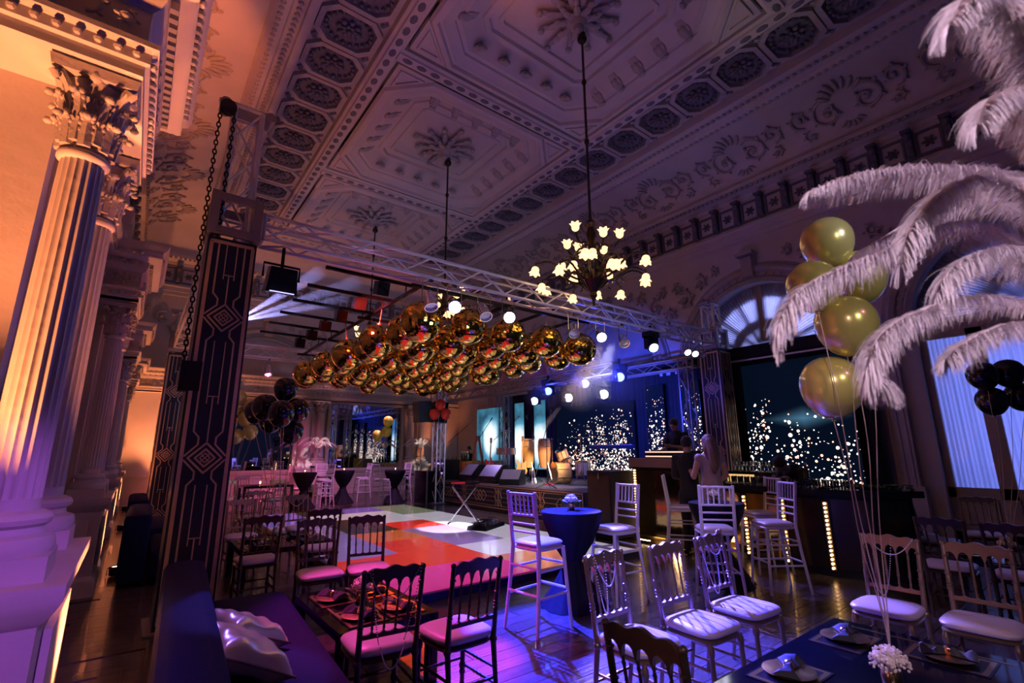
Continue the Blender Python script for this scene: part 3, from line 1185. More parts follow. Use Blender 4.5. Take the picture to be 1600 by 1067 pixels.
# the leaves fill the opening of the first bay
LV = [(1.62, 2.42), (.70, 1.62), (-.22, .70), (-1.02, -.22)]
french_window(1, .7, LV)
for (a, b), nm in zip(LV, ('beside the big spark screen', 'second from the spark screen', 'third from the spark screen', 'at the right edge of the picture')):
    vs, fs = pleats(b - a - .16, 2.95, 60, .018)
    m_ = MB()
    m_.add([(XR + .36 + p[0], a + .08 + p[1], .86 + p[2]) for p in vs], fs)
    tag(m_.build('voile_curtain', VOILE, smooth=80), 'sheer voile curtain glowing blue in the tall window, ' + nm, 'curtain', 'curtains in the tall window')
# lunettes: pleated fan cloth behind a fan-shaped frame
for bi, yc in enumerate(BAYS):
    fn = MB()
    n = 120
    vs = [(XR + .30, yc, ZS + .05)]
    for i in range(n + 1):
        a = pi * i / n
        o_ = .035 * (1 if i % 2 else -1) * (1 + .5 * sin(i * 2.7))
        vs.append((XR + .30 + o_, yc + (AR + .1) * cos(a), ZS + .05 + (AR + .1) * sin(a)))
    fn.add(vs, [(0, i + 1, i + 2) for i in range(n)])
    fo = fn.build('lunette_cloth', VOILE, smooth=0)
    tag(fo, ['pleated fan cloth in the lunette at the right edge behind feathers', 'pleated fan cloth in the lunette above the big spark screen', 'pleated fan cloth in the arch above the stage', 'pleated fan cloth in the farthest right arch'][bi], 'curtain', 'lunette fan cloths')
    if bi < 3:
        fr = MB()
        T_ = Tm((XR + .36, 0, 0), (0, 1, 0), (0, 0, 1), (1, 0, 0))
        for r0, r1 in ((.62, .86), (1.38, AR + .12)):
            arch_moulding(fr, T_, yc, [(r0, 0), (r0, .08), (r1, .08), (r1, 0), (r0, 0)], ZS)
        for k in range(0, 9):
            a = pi * k / 8
            p0 = Vector((yc + .3 * cos(a), ZS + .3 * sin(a), .04))
            p1 = Vector((yc + AR * cos(a), ZS + AR * sin(a), .04))
            fr.tube([T_ @ p0, T_ @ p1], .05 if k != 4 else .12, 6)
        struct(fr.build('window_%d' % (bi + 2), PANELW))
# dusk daylight behind the right-hand windows
def area(name, loc, rot, sx, sy, col, e):
    d = bpy.data.lights.new(name, 'AREA')
    d.shape = 'RECTANGLE'
    d.size, d.size_y = sx, sy
    d.color = col
    d.energy = e
    o_ = bpy.data.objects.new(name, d)
    C.objects.link(o_)
    o_.location = loc
    o_.rotation_euler = rot
    return o_


area('window_daylight_1', (13.4, .7, 2.4), (0, radians(90), 0), 4.2, 3.6, (.22, .28, 1.0), 130)
area('window_daylight_2', (13.6, 5.0, 5.2), (0, radians(90), 0), 1.6, 2.4, (.35, .40, 1.0), 120)
# ================================================================== DANCE FLOOR
DX0, DX1, DY0, DY1 = 2.35, 6.35, 5.12, 13.4
df_ = thing('dance_floor', 'low glossy dance floor of coloured square panels under the mirror balls', 'dance floor', (0, 0, 0))
mb = MB()
mb.bx(DX0 - .06, DX1 + .06, DY0 - .06, DY1 + .06, 0.002, .085)
mb.build('edge_frame', mat('blue_black_edge', (.012, .016, .06), .3, var=.2), df_, smooth=0)
TW, TL = (DX1 - DX0) / 4, 1.035


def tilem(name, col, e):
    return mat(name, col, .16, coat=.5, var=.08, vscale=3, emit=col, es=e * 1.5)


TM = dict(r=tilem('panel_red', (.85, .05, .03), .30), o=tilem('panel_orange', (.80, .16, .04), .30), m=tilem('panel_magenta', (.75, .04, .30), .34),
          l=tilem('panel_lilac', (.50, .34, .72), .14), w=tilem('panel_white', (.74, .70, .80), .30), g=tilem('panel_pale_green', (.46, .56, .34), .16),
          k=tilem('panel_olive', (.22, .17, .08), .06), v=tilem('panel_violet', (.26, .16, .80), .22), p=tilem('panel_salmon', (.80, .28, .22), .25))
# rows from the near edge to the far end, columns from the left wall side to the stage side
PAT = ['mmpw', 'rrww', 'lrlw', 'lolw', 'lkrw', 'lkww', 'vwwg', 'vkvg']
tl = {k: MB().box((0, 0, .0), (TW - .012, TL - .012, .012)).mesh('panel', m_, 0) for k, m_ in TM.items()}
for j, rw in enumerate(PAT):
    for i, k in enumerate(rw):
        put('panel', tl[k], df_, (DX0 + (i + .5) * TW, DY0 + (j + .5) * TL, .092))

# ================================================================== TRUSS RIG
def truss(mbx, a, b, w=.29, rc=.027, rd=.014, step=.42, side=None):
    a, b = Vector(a), Vector(b)
    d = (b - a)
    L_ = d.length
    d.normalize()
    s = Vector((0, 0, 1)) if abs(d.z) < .5 else Vector((1, 0, 0))
    u = d.cross(s).normalized()
    v = u.cross(d).normalized()
    cs = [(1, 1), (1, -1), (-1, -1), (-1, 1)]
    h = w / 2
    for i, j in cs:
        o_ = u * i * h + v * j * h
        mbx.tube([a + o_, b + o_], rc, 8)
    n = max(2, int(L_ / step))
    for f in range(4):
        c0, c1 = cs[f], cs[(f + 1) % 4]
        for k in range(n):
            p = a + d * (L_ * k / n)
            q = a + d * (L_ * (k + 1) / n)
            x0, x1 = (c0, c1) if k % 2 else (c1, c0)
            mbx.tube([p + u * x0[0] * h + v * x0[1] * h, q + u * x1[0] * h + v * x1[1] * h], rd, 5, cap=False)
    for e in (a, b):
        for f in range(4):
            c0, c1 = cs[f], cs[(f + 1) % 4]
            mbx.tube([e + u * c0[0] * h + v * c0[1] * h, e + u * c1[0] * h + v * c1[1] * h], rc * .8, 6, cap=False)


PX0, PX1, PY0, PY1, PZ = .56, 10.75, 6.0, 13.9, 4.17
rig = thing('lighting_truss', 'aluminium box truss frame spanning the dance floor on corner towers', 'truss', (0, 0, 0))
for nm, a, b in (('front_span', (PX0 + .3, PY0, PZ), (PX1 - .3, PY0, PZ)), ('rear_span', (PX0 + .3, PY1, PZ), (7.4, PY1, PZ)), ('side_span', (PX0, PY0 + .3, PZ), (PX0, PY1 - .3, PZ))):
    mb = MB()
    truss(mb, a, b)
    mb.build('truss_span', ALU, rig)
for (x, y, zt) in ((PX0, PY0, 5.6), (PX1, PY0, 5.05), (PX0, PY1, 4.9), (7.7, PY1, 4.9)):
    mb = MB()
    truss(mb, (x, y, .02), (x, y, zt), .29, step=.45)
    tw = mb.build('tower', ALU, rig)
    mb = MB()
    mb.box((x, y, .01), (.6, .6, .02))
    mb.build('base_plate', STEEL, tw)
    # sleeve block with rollers where the spans meet the tower
    mb = MB()
    for sx in (-1, 1):
        for sy in (-1, 1):
            mb.box((x + sx * .21, y + sy * .21, PZ), (.09, .09, .5))
    for z in (PZ - .2, PZ + .2):
        for s in (-1, 1):
            mb.box((x, y + s * .22, z), (.46, .05, .09))
            mb.box((x + s * .22, y, z), (.05, .46, .09))
    for sx in (-1, 1):
        for sz in (-1, 1):
            mb.tube([(x + sx * .14, y - .27, PZ + sz * .2), (x + sx * .14, y - .24, PZ + sz * .2)], .035, 12)
    mb.build('sleeve_block', STEEL, tw)
    mb = MB()
    mb.box((x, y, zt + .03), (.56, .2, .07))
    mb.box((x, y, zt + .08), (.62, .05, .05))
    for s in (-1, 1):
        mb.tube([(x + s * .24, y - .12, zt + .02), (x + s * .24, y + .12, zt + .02)], .06, 14)
    mb.build('head_block', STEEL, tw)
# second rig over the stage
rig2 = thing('stage_truss', 'dark stage truss carrying blue lamps over the band', 'truss', (0, 0, 0))
for a, b in (((8.2, 6.9, 3.35), (8.2, 14.6, 3.35)), ((10.9, 6.6, 3.75), (10.9, 14.6, 3.75))):
    mb = MB()
    truss(mb, a, b, .25, step=.45)
    mb.build('truss_span', STEEL, rig2)
for x, y, zt in ((8.2, 14.7, 3.6), (10.9, 14.7, 3.9), (10.9, 6.9, 3.9)):
    mb = MB()
    truss(mb, (x, y, .02), (x, y, zt), .25, step=.45)
    mb.build('tower', STEEL, rig2)

# chain hoist hanging at the near tower
ho = thing('chain_hoist', 'black chain hoist hanging from the head of the near left tower', 'hoist', (PX0 - .22, PY0 - .18, 0))
mb = MB()
mb.lathe([(.03, -.05), (.085, -.045), (.09, 0), (.085, .045), (.03, .05)], 20, (0, 0, 5.5), axis=(0, 1, 0))
mb.build('chain_wheel', BLACK, ho)
link = MB()
for dx in (-.07, .07):
    n = 52
    for k in range(n):
        z = 5.42 - k * .058
        a = 0 if k % 2 else pi / 2
        pts = []
        for q in range(8):
            t = 2 * pi * q / 8
            pts.append((dx + .018 * cos(t) * cos(a), .018 * cos(t) * sin(a), z + .036 * sin(t)))
        link.tube(pts, .008, 5, closed=True)
ch_ = link.build('chain', BLACK, ho)
ch_['kind'] = 'stuff'
mb = MB()
mb.box((0, 0, 2.35), (.18, .16, .3))
mb.tube([(0, 0, 2.2), (0, 0, 2.12), (.05, 0, 2.06), (.02, 0, 2.0)], .015, 6)
mb.build('hoist_motor', BLACK, ho)

# ---- art-deco pillar covers round the towers
def deco_pillar(loc, H_, label, w=.42, dirs=(0,), back=True):
    t = thing('deco_pillar', label, 'pillar', loc, 0, 'art-deco pillars on the truss towers')
    for d in (0, 1, 2, 3):
        mb = MB()
        mb.box((0, -w / 2 - .012, H_ / 2 + .02), (w + .05, .024, H_))
        p = mb.build('board', NAVY, t, rz=d * pi / 2, smooth=0)
        if d not in dirs:
            continue
        y_ = -w / 2 - .030
        st = MB()

        def ln(pts, r=.008, y0=y_):
            for a, b in zip(pts[:-1], pts[1:]):
                a, b = Vector((a[0], y0, a[1])), Vector((b[0], y0, b[1]))
                m = (a + b) / 2
                dd = b - a
                st.box(m, (dd.length + r, .010, r * 2), ry=-atan2(dd.z, dd.x))
        hw = w / 2 - .012
        ln([(-hw, .08), (-hw, H_ - .04)], .017)
        ln([(hw, .08), (hw, H_ - .04)], .017)
        ln([(-hw, H_ - .03), (hw, H_ - .03)], .017)
        dz = [H_ * .775, H_ * .40, H_ * .06]
        for zc in dz:
            for r in (.145, .085):
                ln([(0, zc - r), (r, zc), (0, zc + r), (-r, zc), (0, zc - r)], .009)
            ln([(-.045, zc), (0, zc + .045), (.045, zc), (0, zc - .045), (-.045, zc)], .006)
            ln([(-.04, zc - .04), (.04, zc + .04)], .005)
            ln([(.04, zc - .04), (-.04, zc + .04)], .005)
            for s in (-1, 1):
                ln([(s * .175, zc + .02), (s * .075, zc + .13), (s * .075, zc + .20), (s * .125, zc + .26)], .008)
                ln([(s * .175, zc - .02), (s * .075, zc - .13), (s * .075, zc - .20), (s * .125, zc - .26)], .008)
        for za, zb in ((H_ - .05, dz[0] + .26), (dz[0] - .26, dz[1] + .26), (dz[1] - .26, dz[2] + .26)):
            for s in (-1, 1):
                ln([(s * .125, za), (s * .125, zb)], .008)
            L_ = za - zb
            ln([(-.05, za), (-.05, za - L_ * .62), (.05, za - L_ * .62), (.05, za)][1:3], .005)
            ln([(-.05, za), (-.05, zb + L_ * .30)], .005)
            ln([(.05, za), (.05, zb + L_ * .30)], .005)
            ln([(0, za - L_ * .62), (0, zb - .1)], .006)
        st.build('gold_inlay', GOLDP, p, smooth=0)
    return t


deco_pillar((PX0, PY0, 0), 3.86, 'tall navy art-deco pillar with gold lines beside the blue sofa', dirs=(0,))
deco_pillar((PX0, PY1, 0), 3.86, 'far navy art-deco pillar along the column wall', dirs=(0, 3))
deco_pillar((PX1, PY0, 0), 3.86, 'art-deco pillar with gold lines beside the big spark screen', w=.46, dirs=(0, 3))

# ---- lamps on the truss
def par_can(loc, target, lens, label, s=1.0, group='chrome spotlights on the front truss'):
    t = thing('spotlight', label, 'spotlight', loc, 0, group)
    d = (Vector(target) - Vector(loc)).normalized()
    R = Vector((0, 0, -1)).rotation_difference(d).to_matrix().to_4x4()
    mb = MB()
    mb.lathe([(.03, .16), (.06, .14), (.085, .05), (.09, -.10), (.10, -.12), (.10, -.14), (.088, -.14), (.085, -.10)], 20)
    b = mb.build('can', CHROME, t)
    b.matrix_local = Matrix.Translation((0, 0, -.28 * s)) @ R @ Matrix.Scale(s, 4)
    mb = MB()
    mb.lathe([(.083, -.105), (.083, -.1)], 20)
    l = mb.build('lens', lens, b)
    mb = MB()
    mb.tube([(-.12 * s, 0, -.30 * s), (-.12 * s, 0, -.02), (.12 * s, 0, -.02), (.12 * s, 0, -.30 * s)], .008, 6)
    mb.box((0, 0, .03), (.05, .05, .1))
    mb.build('yoke', CHROME, t)
    return t


zt = PZ - .2
for i, (x, ln_, tg) in enumerate(((3.05, LENS, (3, 4, 0)), (3.45, G_WHITE, (1.2, 1.0, 1.0)), (3.98, LENS, (3.5, 3, 0)), (4.45, G_WHITE, (1.5, .5, 1.2)), (5.9, LENS, (4, 3, 0)), (6.6, G_WHITE, (3, 1, 0)), (7.25, LENS, (5, 3, 0)))):
    par_can((x, PY0 - .12, zt), tg, ln_, 'chrome par can hanging on the front truss, %s from the left' % ('first', 'second', 'third', 'fourth', 'fifth', 'sixth', 'seventh')[i])
for i, x in enumerate((9.4, 9.7, 10.0)):
    par_can((x, PY0 - .1, zt), (7, 2, 0), G_WHITE if i < 2 else LENS, 'small chrome par can near the right truss tower, %s of three' % ('left', 'middle', 'right')[i], .8)
for i, x in enumerate((1.2, 1.75, 2.5)):
    par_can((x, PY1 - .12, zt), (x, 12, 0), LENS, 'chrome par can on the far truss span, %s of three' % ('left', 'middle', 'right')[i], 1.0, 'chrome spotlights on the far truss')


def moving_head(loc, target, lens, label, group='moving heads'):
    t = thing('moving_head', label, 'stage light', loc, 0, group)
    mb = MB()
    mb.box((0, 0, -.06), (.30, .22, .12))
    mb.tube([(0, 0, 0), (0, 0, .14)], .03, 8)
    mb.build('base', BLACK, t)
    mb = MB()
    for s in (-1, 1):
        mb.box((s * .15, 0, -.24), (.04, .12, .26))
    mb.box((0, 0, -.13), (.34, .12, .04))
    mb.build('yoke', BLACK, t)
    d = (Vector(target) - (Vector(loc) - Vector((0, 0, .27)))).normalized()
    R = Vector((0, 0, -1)).rotation_difference(d).to_matrix().to_4x4()
    mb = MB()
    mb.lathe([(.06, .13), (.10, .10), (.125, .02), (.125, -.10), (.115, -.14), (.10, -.14)], 20)
    b = mb.build('head', BLACK, t)
    b.matrix_local = Matrix.Translation((0, 0, -.27)) @ R
    mb = MB()
    mb.lathe([(.092, -.15), (.096, -.1405)], 20)
    mb.build('lens', lens, b)
    return t


# black wash box under the truss near the left pillar
t = thing('wash_light', 'black box wash light under the truss beside the near pillar', 'stage light', (1.12, PY0, PZ - .2))
mb = MB()
mb.tube([(0, 0, .05), (0, 0, -.2)], .02, 8)
mb.tube([(-.2, 0, -.35), (-.2, 0, -.18), (.2, 0, -.18), (.2, 0, -.35)], .015, 6)
mb.build('bracket', BLACK, t)
mb = MB()
mb.box((0, -.02, -.38), (.34, .26, .30), rx=.25, taper=.85)
b_ = mb.build('housing', BLACK, t)
mb = MB()
mb.box((0, -.06, -.535), (.26, .2, .01), rx=.25)
mb.build('lens', G_WHITE if False else glow('pale_violet_lens', (.5, .5, 1.0), 1.4), b_)
moving_head((8.3, PY0, PZ - .16), (6, 2, 0), G_ICE, 'black moving head lamp on the front truss near its right end')
SL = [((8.2, 9.7, 3.15), (1.0, 2.0, .7), G_ICE), ((8.2, 9.15, 3.35), (0, .5, 1.0), G_BLUE), ((8.2, 8.42, 3.12), (0, .5, .7), G_ICE), ((8.2, 7.85, 3.4), (0, 0, 1.2), G_BLUE), ((8.2, 6.8, 3.42), (0, 0, 1.4), G_BLUE), ((8.2, 7.3, 3.1), (1, 0, .7), G_WHITE)]
for i, (l, tg, ln_) in enumerate(SL):
    moving_head(l, tg, ln_, 'lit stage lamp over the band, %s from the far end' % ('first', 'second', 'third', 'fourth', 'sixth and brightest', 'fifth')[i], 'lamps over the stage')
spot('stage_blue_1', (8.4, 8.6, 2.9), (11.5, 9.4, 2.4), (.04, .08, 1.0), 700, 110, .7, .08)
spot('stage_blue_2', (8.4, 7.2, 2.9), (11.5, 8.4, 2.4), (.03, .06, 1.0), 420, 80, .7, .08)
spot('stage_white', (7.5, 6.35, 3.75), (9.3, 10.0, 1.0), (.75, .70, 1.0), 1300, 34, .6, .08)
spot('stage_warm', (7.2, 6.35, 3.75), (9.3, 10.8, 1.3), (1.0, .60, .30), 2600, 20, .6, .08)
spot('stage_violet', (8.2, 13.2, 3.1), (8.6, 11.5, .7), (.5, .35, 1.0), 200, 80, .6, .08)
# black cross bars with small fixtures above the balls (hang from the side spans)
for i, y in enumerate((7.2, 8.2, 9.2, 10.2, 11.2, 12.2)):
    t = thing('bar_light', 'thin black bar with a spotlight above the mirror balls, %s from the front' % ('first', 'second', 'third', 'fourth', 'fifth', 'sixth')[i], 'stage light', (2.9, y, 4.35), 0, 'black bars above the balls')
    mb = MB()
    mb.box((-.2, 0, 0), (1.5, .05, .05))
    mb.tube([(.38, 0, 0), (.38, 0, -.2)], .012, 5)
    mb.build('bar', BLACK, t)
    mb = MB()
    mb.box((-.05, 0, -.16), (.2, .2, .22), rx=.3)
    mb.box((-.05, 0, -.03), (.05, .05, .08))
    mb.build('lamp_housing', BLACK, t)

# ================================================================== MIRROR BALLS
mb = MB()
mb.sphere((0, 0, 0), .30, 44, 30)
rnd = random.Random(3)
mb.v = [tuple(c * (1 + rnd.uniform(-.0035, .0035)) for c in p) for p in mb.v]
BALLME = mb.mesh('mirror_tiles', BALLG, 0)
mb = MB()
mb.lathe([(.05, .295), (.05, .33), (.012, .35), (.012, .37)], 12)
mb.tube([(0, 0, .36), (0, 0, .62)], .006, 5)
mb.tube([(-.02, 0, .37), (0, 0, .41), (.02, 0, .37)], .004, 5)
CAPME = mb.mesh('hanger', STEEL)
ordn = ['first', 'second', 'third', 'fourth', 'fifth', 'sixth', 'seventh', 'eighth', 'ninth', 'tenth', 'eleventh']
for j in range(10):
    for i in range(5):
        x = 3.22 + .87 * i + (.10 if j % 2 else -.04) + rnd.uniform(-.05, .05)
        y = 6.5 + .755 * j + rnd.uniform(-.06, .06)
        z = 3.52 + rnd.uniform(-.05, .05) + (.04 if j == 0 else 0)
        t = thing('mirror_ball', 'gold mirror ball, %s row back from the front truss, %s ball from the left' % (ordn[j], ordn[i]), 'mirror ball', (x, y, z), 0, 'gold mirror balls over the dance floor')
        s = 1.0 if (i + j) % 4 else 1.08
        put('mirrored_sphere', BALLME, t, rz=rnd.uniform(0, 6), scale=s)
        put('hanger', CAPME, t)
        t.children[0].rotation_euler = (rnd.uniform(-.2, .2), rnd.uniform(-.2, .2), rnd.uniform(0, 6))
fr = thing('ball_grid', 'black hanging grid that carries the gold mirror balls', 'frame', (0, 0, 0))
for i in range(5):
    mb = MB()
    mb.box((3.25 + .87 * i, 9.9, 4.15), (.05, 7.4, .05))
    mb.build('rail', BLACK, fr, smooth=0)
for y in (6.5, 8.8, 11.1, 13.2):
    mb = MB()
    mb.box((5.0, y, 4.1), (3.9, .05, .05))
    mb.build('cross_rail', BLACK, fr, smooth=0)
spot('red_on_balls', (2.4, 7.4, 4.2), (3.3, 8.4, 3.6), (1.0, .05, .03), 900, 70, .6, .05)
spot('green_on_balls', (3.5, 5.7, 3.3), (3.7, 6.6, 3.5), (.8, 1.0, .35), 14, 100, .6, .05)

# ================================================================== CHANDELIERS
def chandelier(loc, zbody, label, lit=True):
    """loc on the ceiling rosette; local z measured from the floor"""
    t = thing('chandelier', label, 'chandelier', loc, 0, 'hall chandeliers')
    mb = MB()
    mb.sphere((0, 0, 8.92), .09, 14, 10)
    mb.lathe([(.05, 8.98), (.07, 9.02), (.05, 9.06)], 14)
    mb.build('ceiling_ball', BRONZE, t)
    mb = MB()
    mb.tube([(0, 0, 8.86), (0, 0, zbody + .95)], .022, 8)
    mb.sphere((0, 0, 8.0), .045, 10, 6, (1, 1, 1.6))
    mb.sphere((0, 0, 6.8), .045, 10, 6, (1, 1, 1.6))
    mb.build('rod', BRONZE, t)
    mb = MB()
    mb.lathe([(.02, -.55), (.03, -.42), (.06, -.38), (.05, -.32), (.12, -.24), (.22, -.14), (.20, -.06), (.10, 0), (.07, .1), (.10, .22), (.13, .3), (.08, .42), (.05, .55), (.08, .68), (.05, .8), (.1, .86), (.04, .95)], 20, (0, 0, zbody))
    for k in range(8):
        a = 2 * pi * k / 8
        mb.tube([(.1 * cos(a), .1 * sin(a), zbody + .1), (.2 * cos(a), .2 * sin(a), zbody - .02), (.22 * cos(a), .22 * sin(a), zbody - .16), (.12 * cos(a), .12 * sin(a), zbody - .26)], [.01, .025, .02, .01], 6)
    mb.build('stem', BRONZE, t)
    tiers = [(6, .42, .50, 1, .2), (8, .40, .10, -1, 0.0), (12, .84, -.10, -1, .13)]
    for n, R_, z, updn, a0 in tiers:
        for k in range(n):
            a = a0 + 2 * pi * k / n
            d = Vector((cos(a), sin(a), 0))
            rr = R_ * (1 + (.10 if k % 2 else -.06))
            zz = zbody + z + (.06 if k % 2 else -.05)
            pts = []
            for i in range(9):
                q = i / 8
                pts.append(d * (.08 + (rr - .08) * q) + Vector((0, 0, zbody + z * .7 + .08 * sin(q * 2 * pi) * updn + (zz - zbody - z * .7) * q + (.12 * q if updn < 0 else 0))))
            m2 = MB()
            m2.tube(pts, [.018] * 8 + [.012], 6)
            e = pts[-1]
            m2.tube([pts[4], pts[4] + Vector((0, 0, -.07)), pts[4] + d * .06 + Vector((0, 0, -.1)), pts[4] + d * .09 + Vector((0, 0, -.06))], [.01, .012, .01, .006], 5)
            if updn < 0:
                m2.tube([e, e + d * .03 + Vector((0, 0, .01)), e + d * .04 + Vector((0, 0, -.06))], .014, 6)
            ao = m2.build('arm', BRONZE, t)
            s = put('glass_shade', TULIP, ao, tuple(e + (d * .04 + Vector((0, 0, -.06)) if updn < 0 else Vector((0, 0, .02)))), rot=((0, 0, a) if updn > 0 else (pi + .25 * sin(a), .25 * cos(a), a)))
    return t


mb = MB()
seg_ = 24
prof = [(.022, 0), (.05, .02), (.062, .05), (.060, .08), (.066, .10), (.085, .125)]
vs, fs = [], []
for i, (r, z) in enumerate(prof):
    for k in range(seg_):
        a = 2 * pi * k / seg_
        w = 1 + (.16 * cos(6 * a) if i >= 4 else 0) * (i - 3) / 2
        vs.append((r * w * cos(a), r * w * sin(a), z + (.012 * cos(6 * a) if i == 5 else 0)))
for i in range(len(prof) - 1):
    for k in range(seg_):
        l = (k + 1) % seg_
        fs.append((i * seg_ + k, i * seg_ + l, (i + 1) * seg_ + l, (i + 1) * seg_ + k))
fs.append(tuple(range(seg_))[::-1])
mb.add(vs, fs)
mb.sphere((0, 0, .05), .03, 8, 6)
TULIP = mb.mesh('tulip_shade', G_WARM, 60)
chandelier((5.5, 5.0, 0), 4.38, 'lit bronze chandelier with tulip glass shades nearest the viewer')
chandelier((5.5, 9.85, 0), 4.75, 'bronze chandelier hanging behind the mirror balls, seen by its rod')
chandelier((5.5, 14.75, 0), 4.75, 'farthest chandelier, seen by its short thin rod')
point('chandelier_light', (5.5, 5.0, 4.35), (1.0, .62, .32), 14, .5)
# ================================================================== CHAIRS
def lean(z):
    return -.185 - (z - .45) * .15


def cushion(mbx, w, d, z0, z1, rnd_=.06, n=28, wf=1.06):
    """rounded seat pad: superellipse outline, domed top"""
    rings = [(.96, z0), (1.0, z0 + .008), (1.02, (z0 + z1) / 2), (.98, z1 - .010), (.88, z1), (.6, z1 + .006), (.25, z1 + .008)]
    vs, fs = [], []
    for k, z in rings:
        for i in range(n):
            a = 2 * pi * i / n
            c_, s_ = cos(a), sin(a)
            e = .45
            x = w / 2 * k * (abs(c_) ** e) * (1 if c_ >= 0 else -1)
            y = d / 2 * k * (abs(s_) ** e) * (1 if s_ >= 0 else -1)
            x *= 1 + (wf - 1) * (y / d)
            vs.append((x, y, z))
    for j in range(len(rings) - 1):
        for i in range(n):
            l = (i + 1) % n
            fs.append((j * n + i, j * n + l, (j + 1) * n + l, (j + 1) * n + i))
    fs.append(tuple(range(n))[::-1])
    fs.append(tuple((len(rings) - 1) * n + i for i in range(n)))
    mbx.add(vs, fs)


def turned(mbx, a, b, r, seg=8, beads=(.2, .24, .28, .5, .78, .82)):
    a, b = Vector(a), Vector(b)
    pts, rs = [], []
    N_ = 26
    for i in range(N_ + 1):
        t = i / N_
        k = 1.0
        for q in beads:
            if abs(t - q) < .021:
                k = 1.4
        pts.append(a + (b - a) * t)
        rs.append(r * k * (.85 + .15 * sin(pi * t)))
    mbx.tube(pts, rs, seg)


def make_chair(M_, key):
    parts = []
    mb = MB()
    cushion(mb, .40, .40, .432, .478)
    parts.append(('seat_pad', mb.mesh('seat_pad', PAD, 50)))
    mb = MB()
    cushion(mb, .39, .39, .395, .425)
    parts.append(('seat_frame', mb.mesh('seat_frame', M_, 40)))
    for sx in (-1, 1):
        mb = MB()
        turned(mb, (sx * .17, .165, .41), (sx * .175, .18, 0), .017, beads=(.06, .12, .17, .62, .67, .72, .93))
        parts.append(('leg', mb.mesh('front_leg', M_, 50)))
        mb = MB()
        pts = [(sx * .172, -.24, 0), (sx * .172, -.21, .2), (sx * .172, -.185, .42), (sx * .175, lean(.6), .6), (sx * .18, lean(.9), .895)]
        mb.tube(pts, [.013, .015, .019, .016, .015], 8)
        for z in (.60, .62, .64, .70, .82):
            mb.sphere((sx * (.175), lean(z), z), .021, 8, 5, (1, 1, .5))
        mb.sphere((sx * .173, -.185, .41), .026, 8, 6)
        mb.sphere((sx * .181, lean(.905), .905), .018, 8, 6)
        parts.append(('leg', mb.mesh('back_post', M_, 50)))
    mb = MB()
    for z in (.16, .25):
        for sx in (-1, 1):
            turned(mb, (sx * .173, .17, z), (sx * .172, -.20, z), .0095, 6, (.4, .5, .6))
    turned(mb, (-.17, .17, .2), (.17, .17, .2), .0095, 6, (.4, .5, .6))
    turned(mb, (-.17, -.21, .2), (.17, -.21, .2), .0095, 6, (.4, .5, .6))
    parts.append(('stretchers', mb.mesh('stretchers', M_, 50)))
    # crest rail: bowed top, five arches below
    n = 30
    top, bot = [], []
    for i in range(n + 1):
        x = -.185 + .37 * i / n
        u = x / .185
        zt_ = .905 + .022 * (1 - u * u) + .008 * cos(u * 3 * pi)
        ph = ((i / n) * 5) % 1.0
        zb_ = .79 + .062 * sqrt(max(0, 1 - (2 * ph - 1) ** 2)) + .006 * (1 - u * u)
        top.append((x, zt_))
        bot.append((x, zb_))
    mb = MB()
    vs, fs = [], []
    for (x, zt_), (_, zb_) in zip(top, bot):
        for z, o_ in ((zb_, -.011), (zt_, -.011), (zt_, .011), (zb_, .011)):
            vs.append((x, lean(z) + o_, z))
    for i in range(n):
        for j in range(4):
            k = (j + 1) % 4
            fs.append((4 * i + j, 4 * i + k, 4 * i + 4 + k, 4 * i + 4 + j))
    fs += [(0, 1, 2, 3), (4 * n + 3, 4 * n + 2, 4 * n + 1, 4 * n)]
    mb.add(vs, fs)
    parts.append(('crest_rail', mb.mesh('crest_rail', M_, 40)))
    mb = MB()
    vs, fs = [], []
    for i in range(n + 1):
        x = -.175 + .35 * i / n
        ph = ((i / n) * 5) % 1.0
        zt_ = .575 - .016 * sqrt(max(0, 1 - (2 * ph - 1) ** 2))
        for z, o_ in ((.535, -.009), (zt_, -.009), (zt_, .009), (.535, .009)):
            vs.append((x, lean(z) + o_, z))
    for i in range(n):
        for j in range(4):
            k = (j + 1) % 4
            fs.append((4 * i + j, 4 * i + k, 4 * i + 4 + k, 4 * i + 4 + j))
    fs += [(0, 1, 2, 3), (4 * n + 3, 4 * n + 2, 4 * n + 1, 4 * n)]
    mb.add(vs, fs)
    parts.append(('lower_rail', mb.mesh('lower_rail', M_, 40)))
    for k in range(1, 5):
        x = -.185 + .37 * k / 5
        mb = MB()
        turned(mb, (x * .95, lean(.57), .57), (x, lean(.80), .80), .0075, 6, (.08, .3, .36, .42, .9))
        parts.append(('spindle', mb.mesh('spindle', M_, 50)))
    return parts


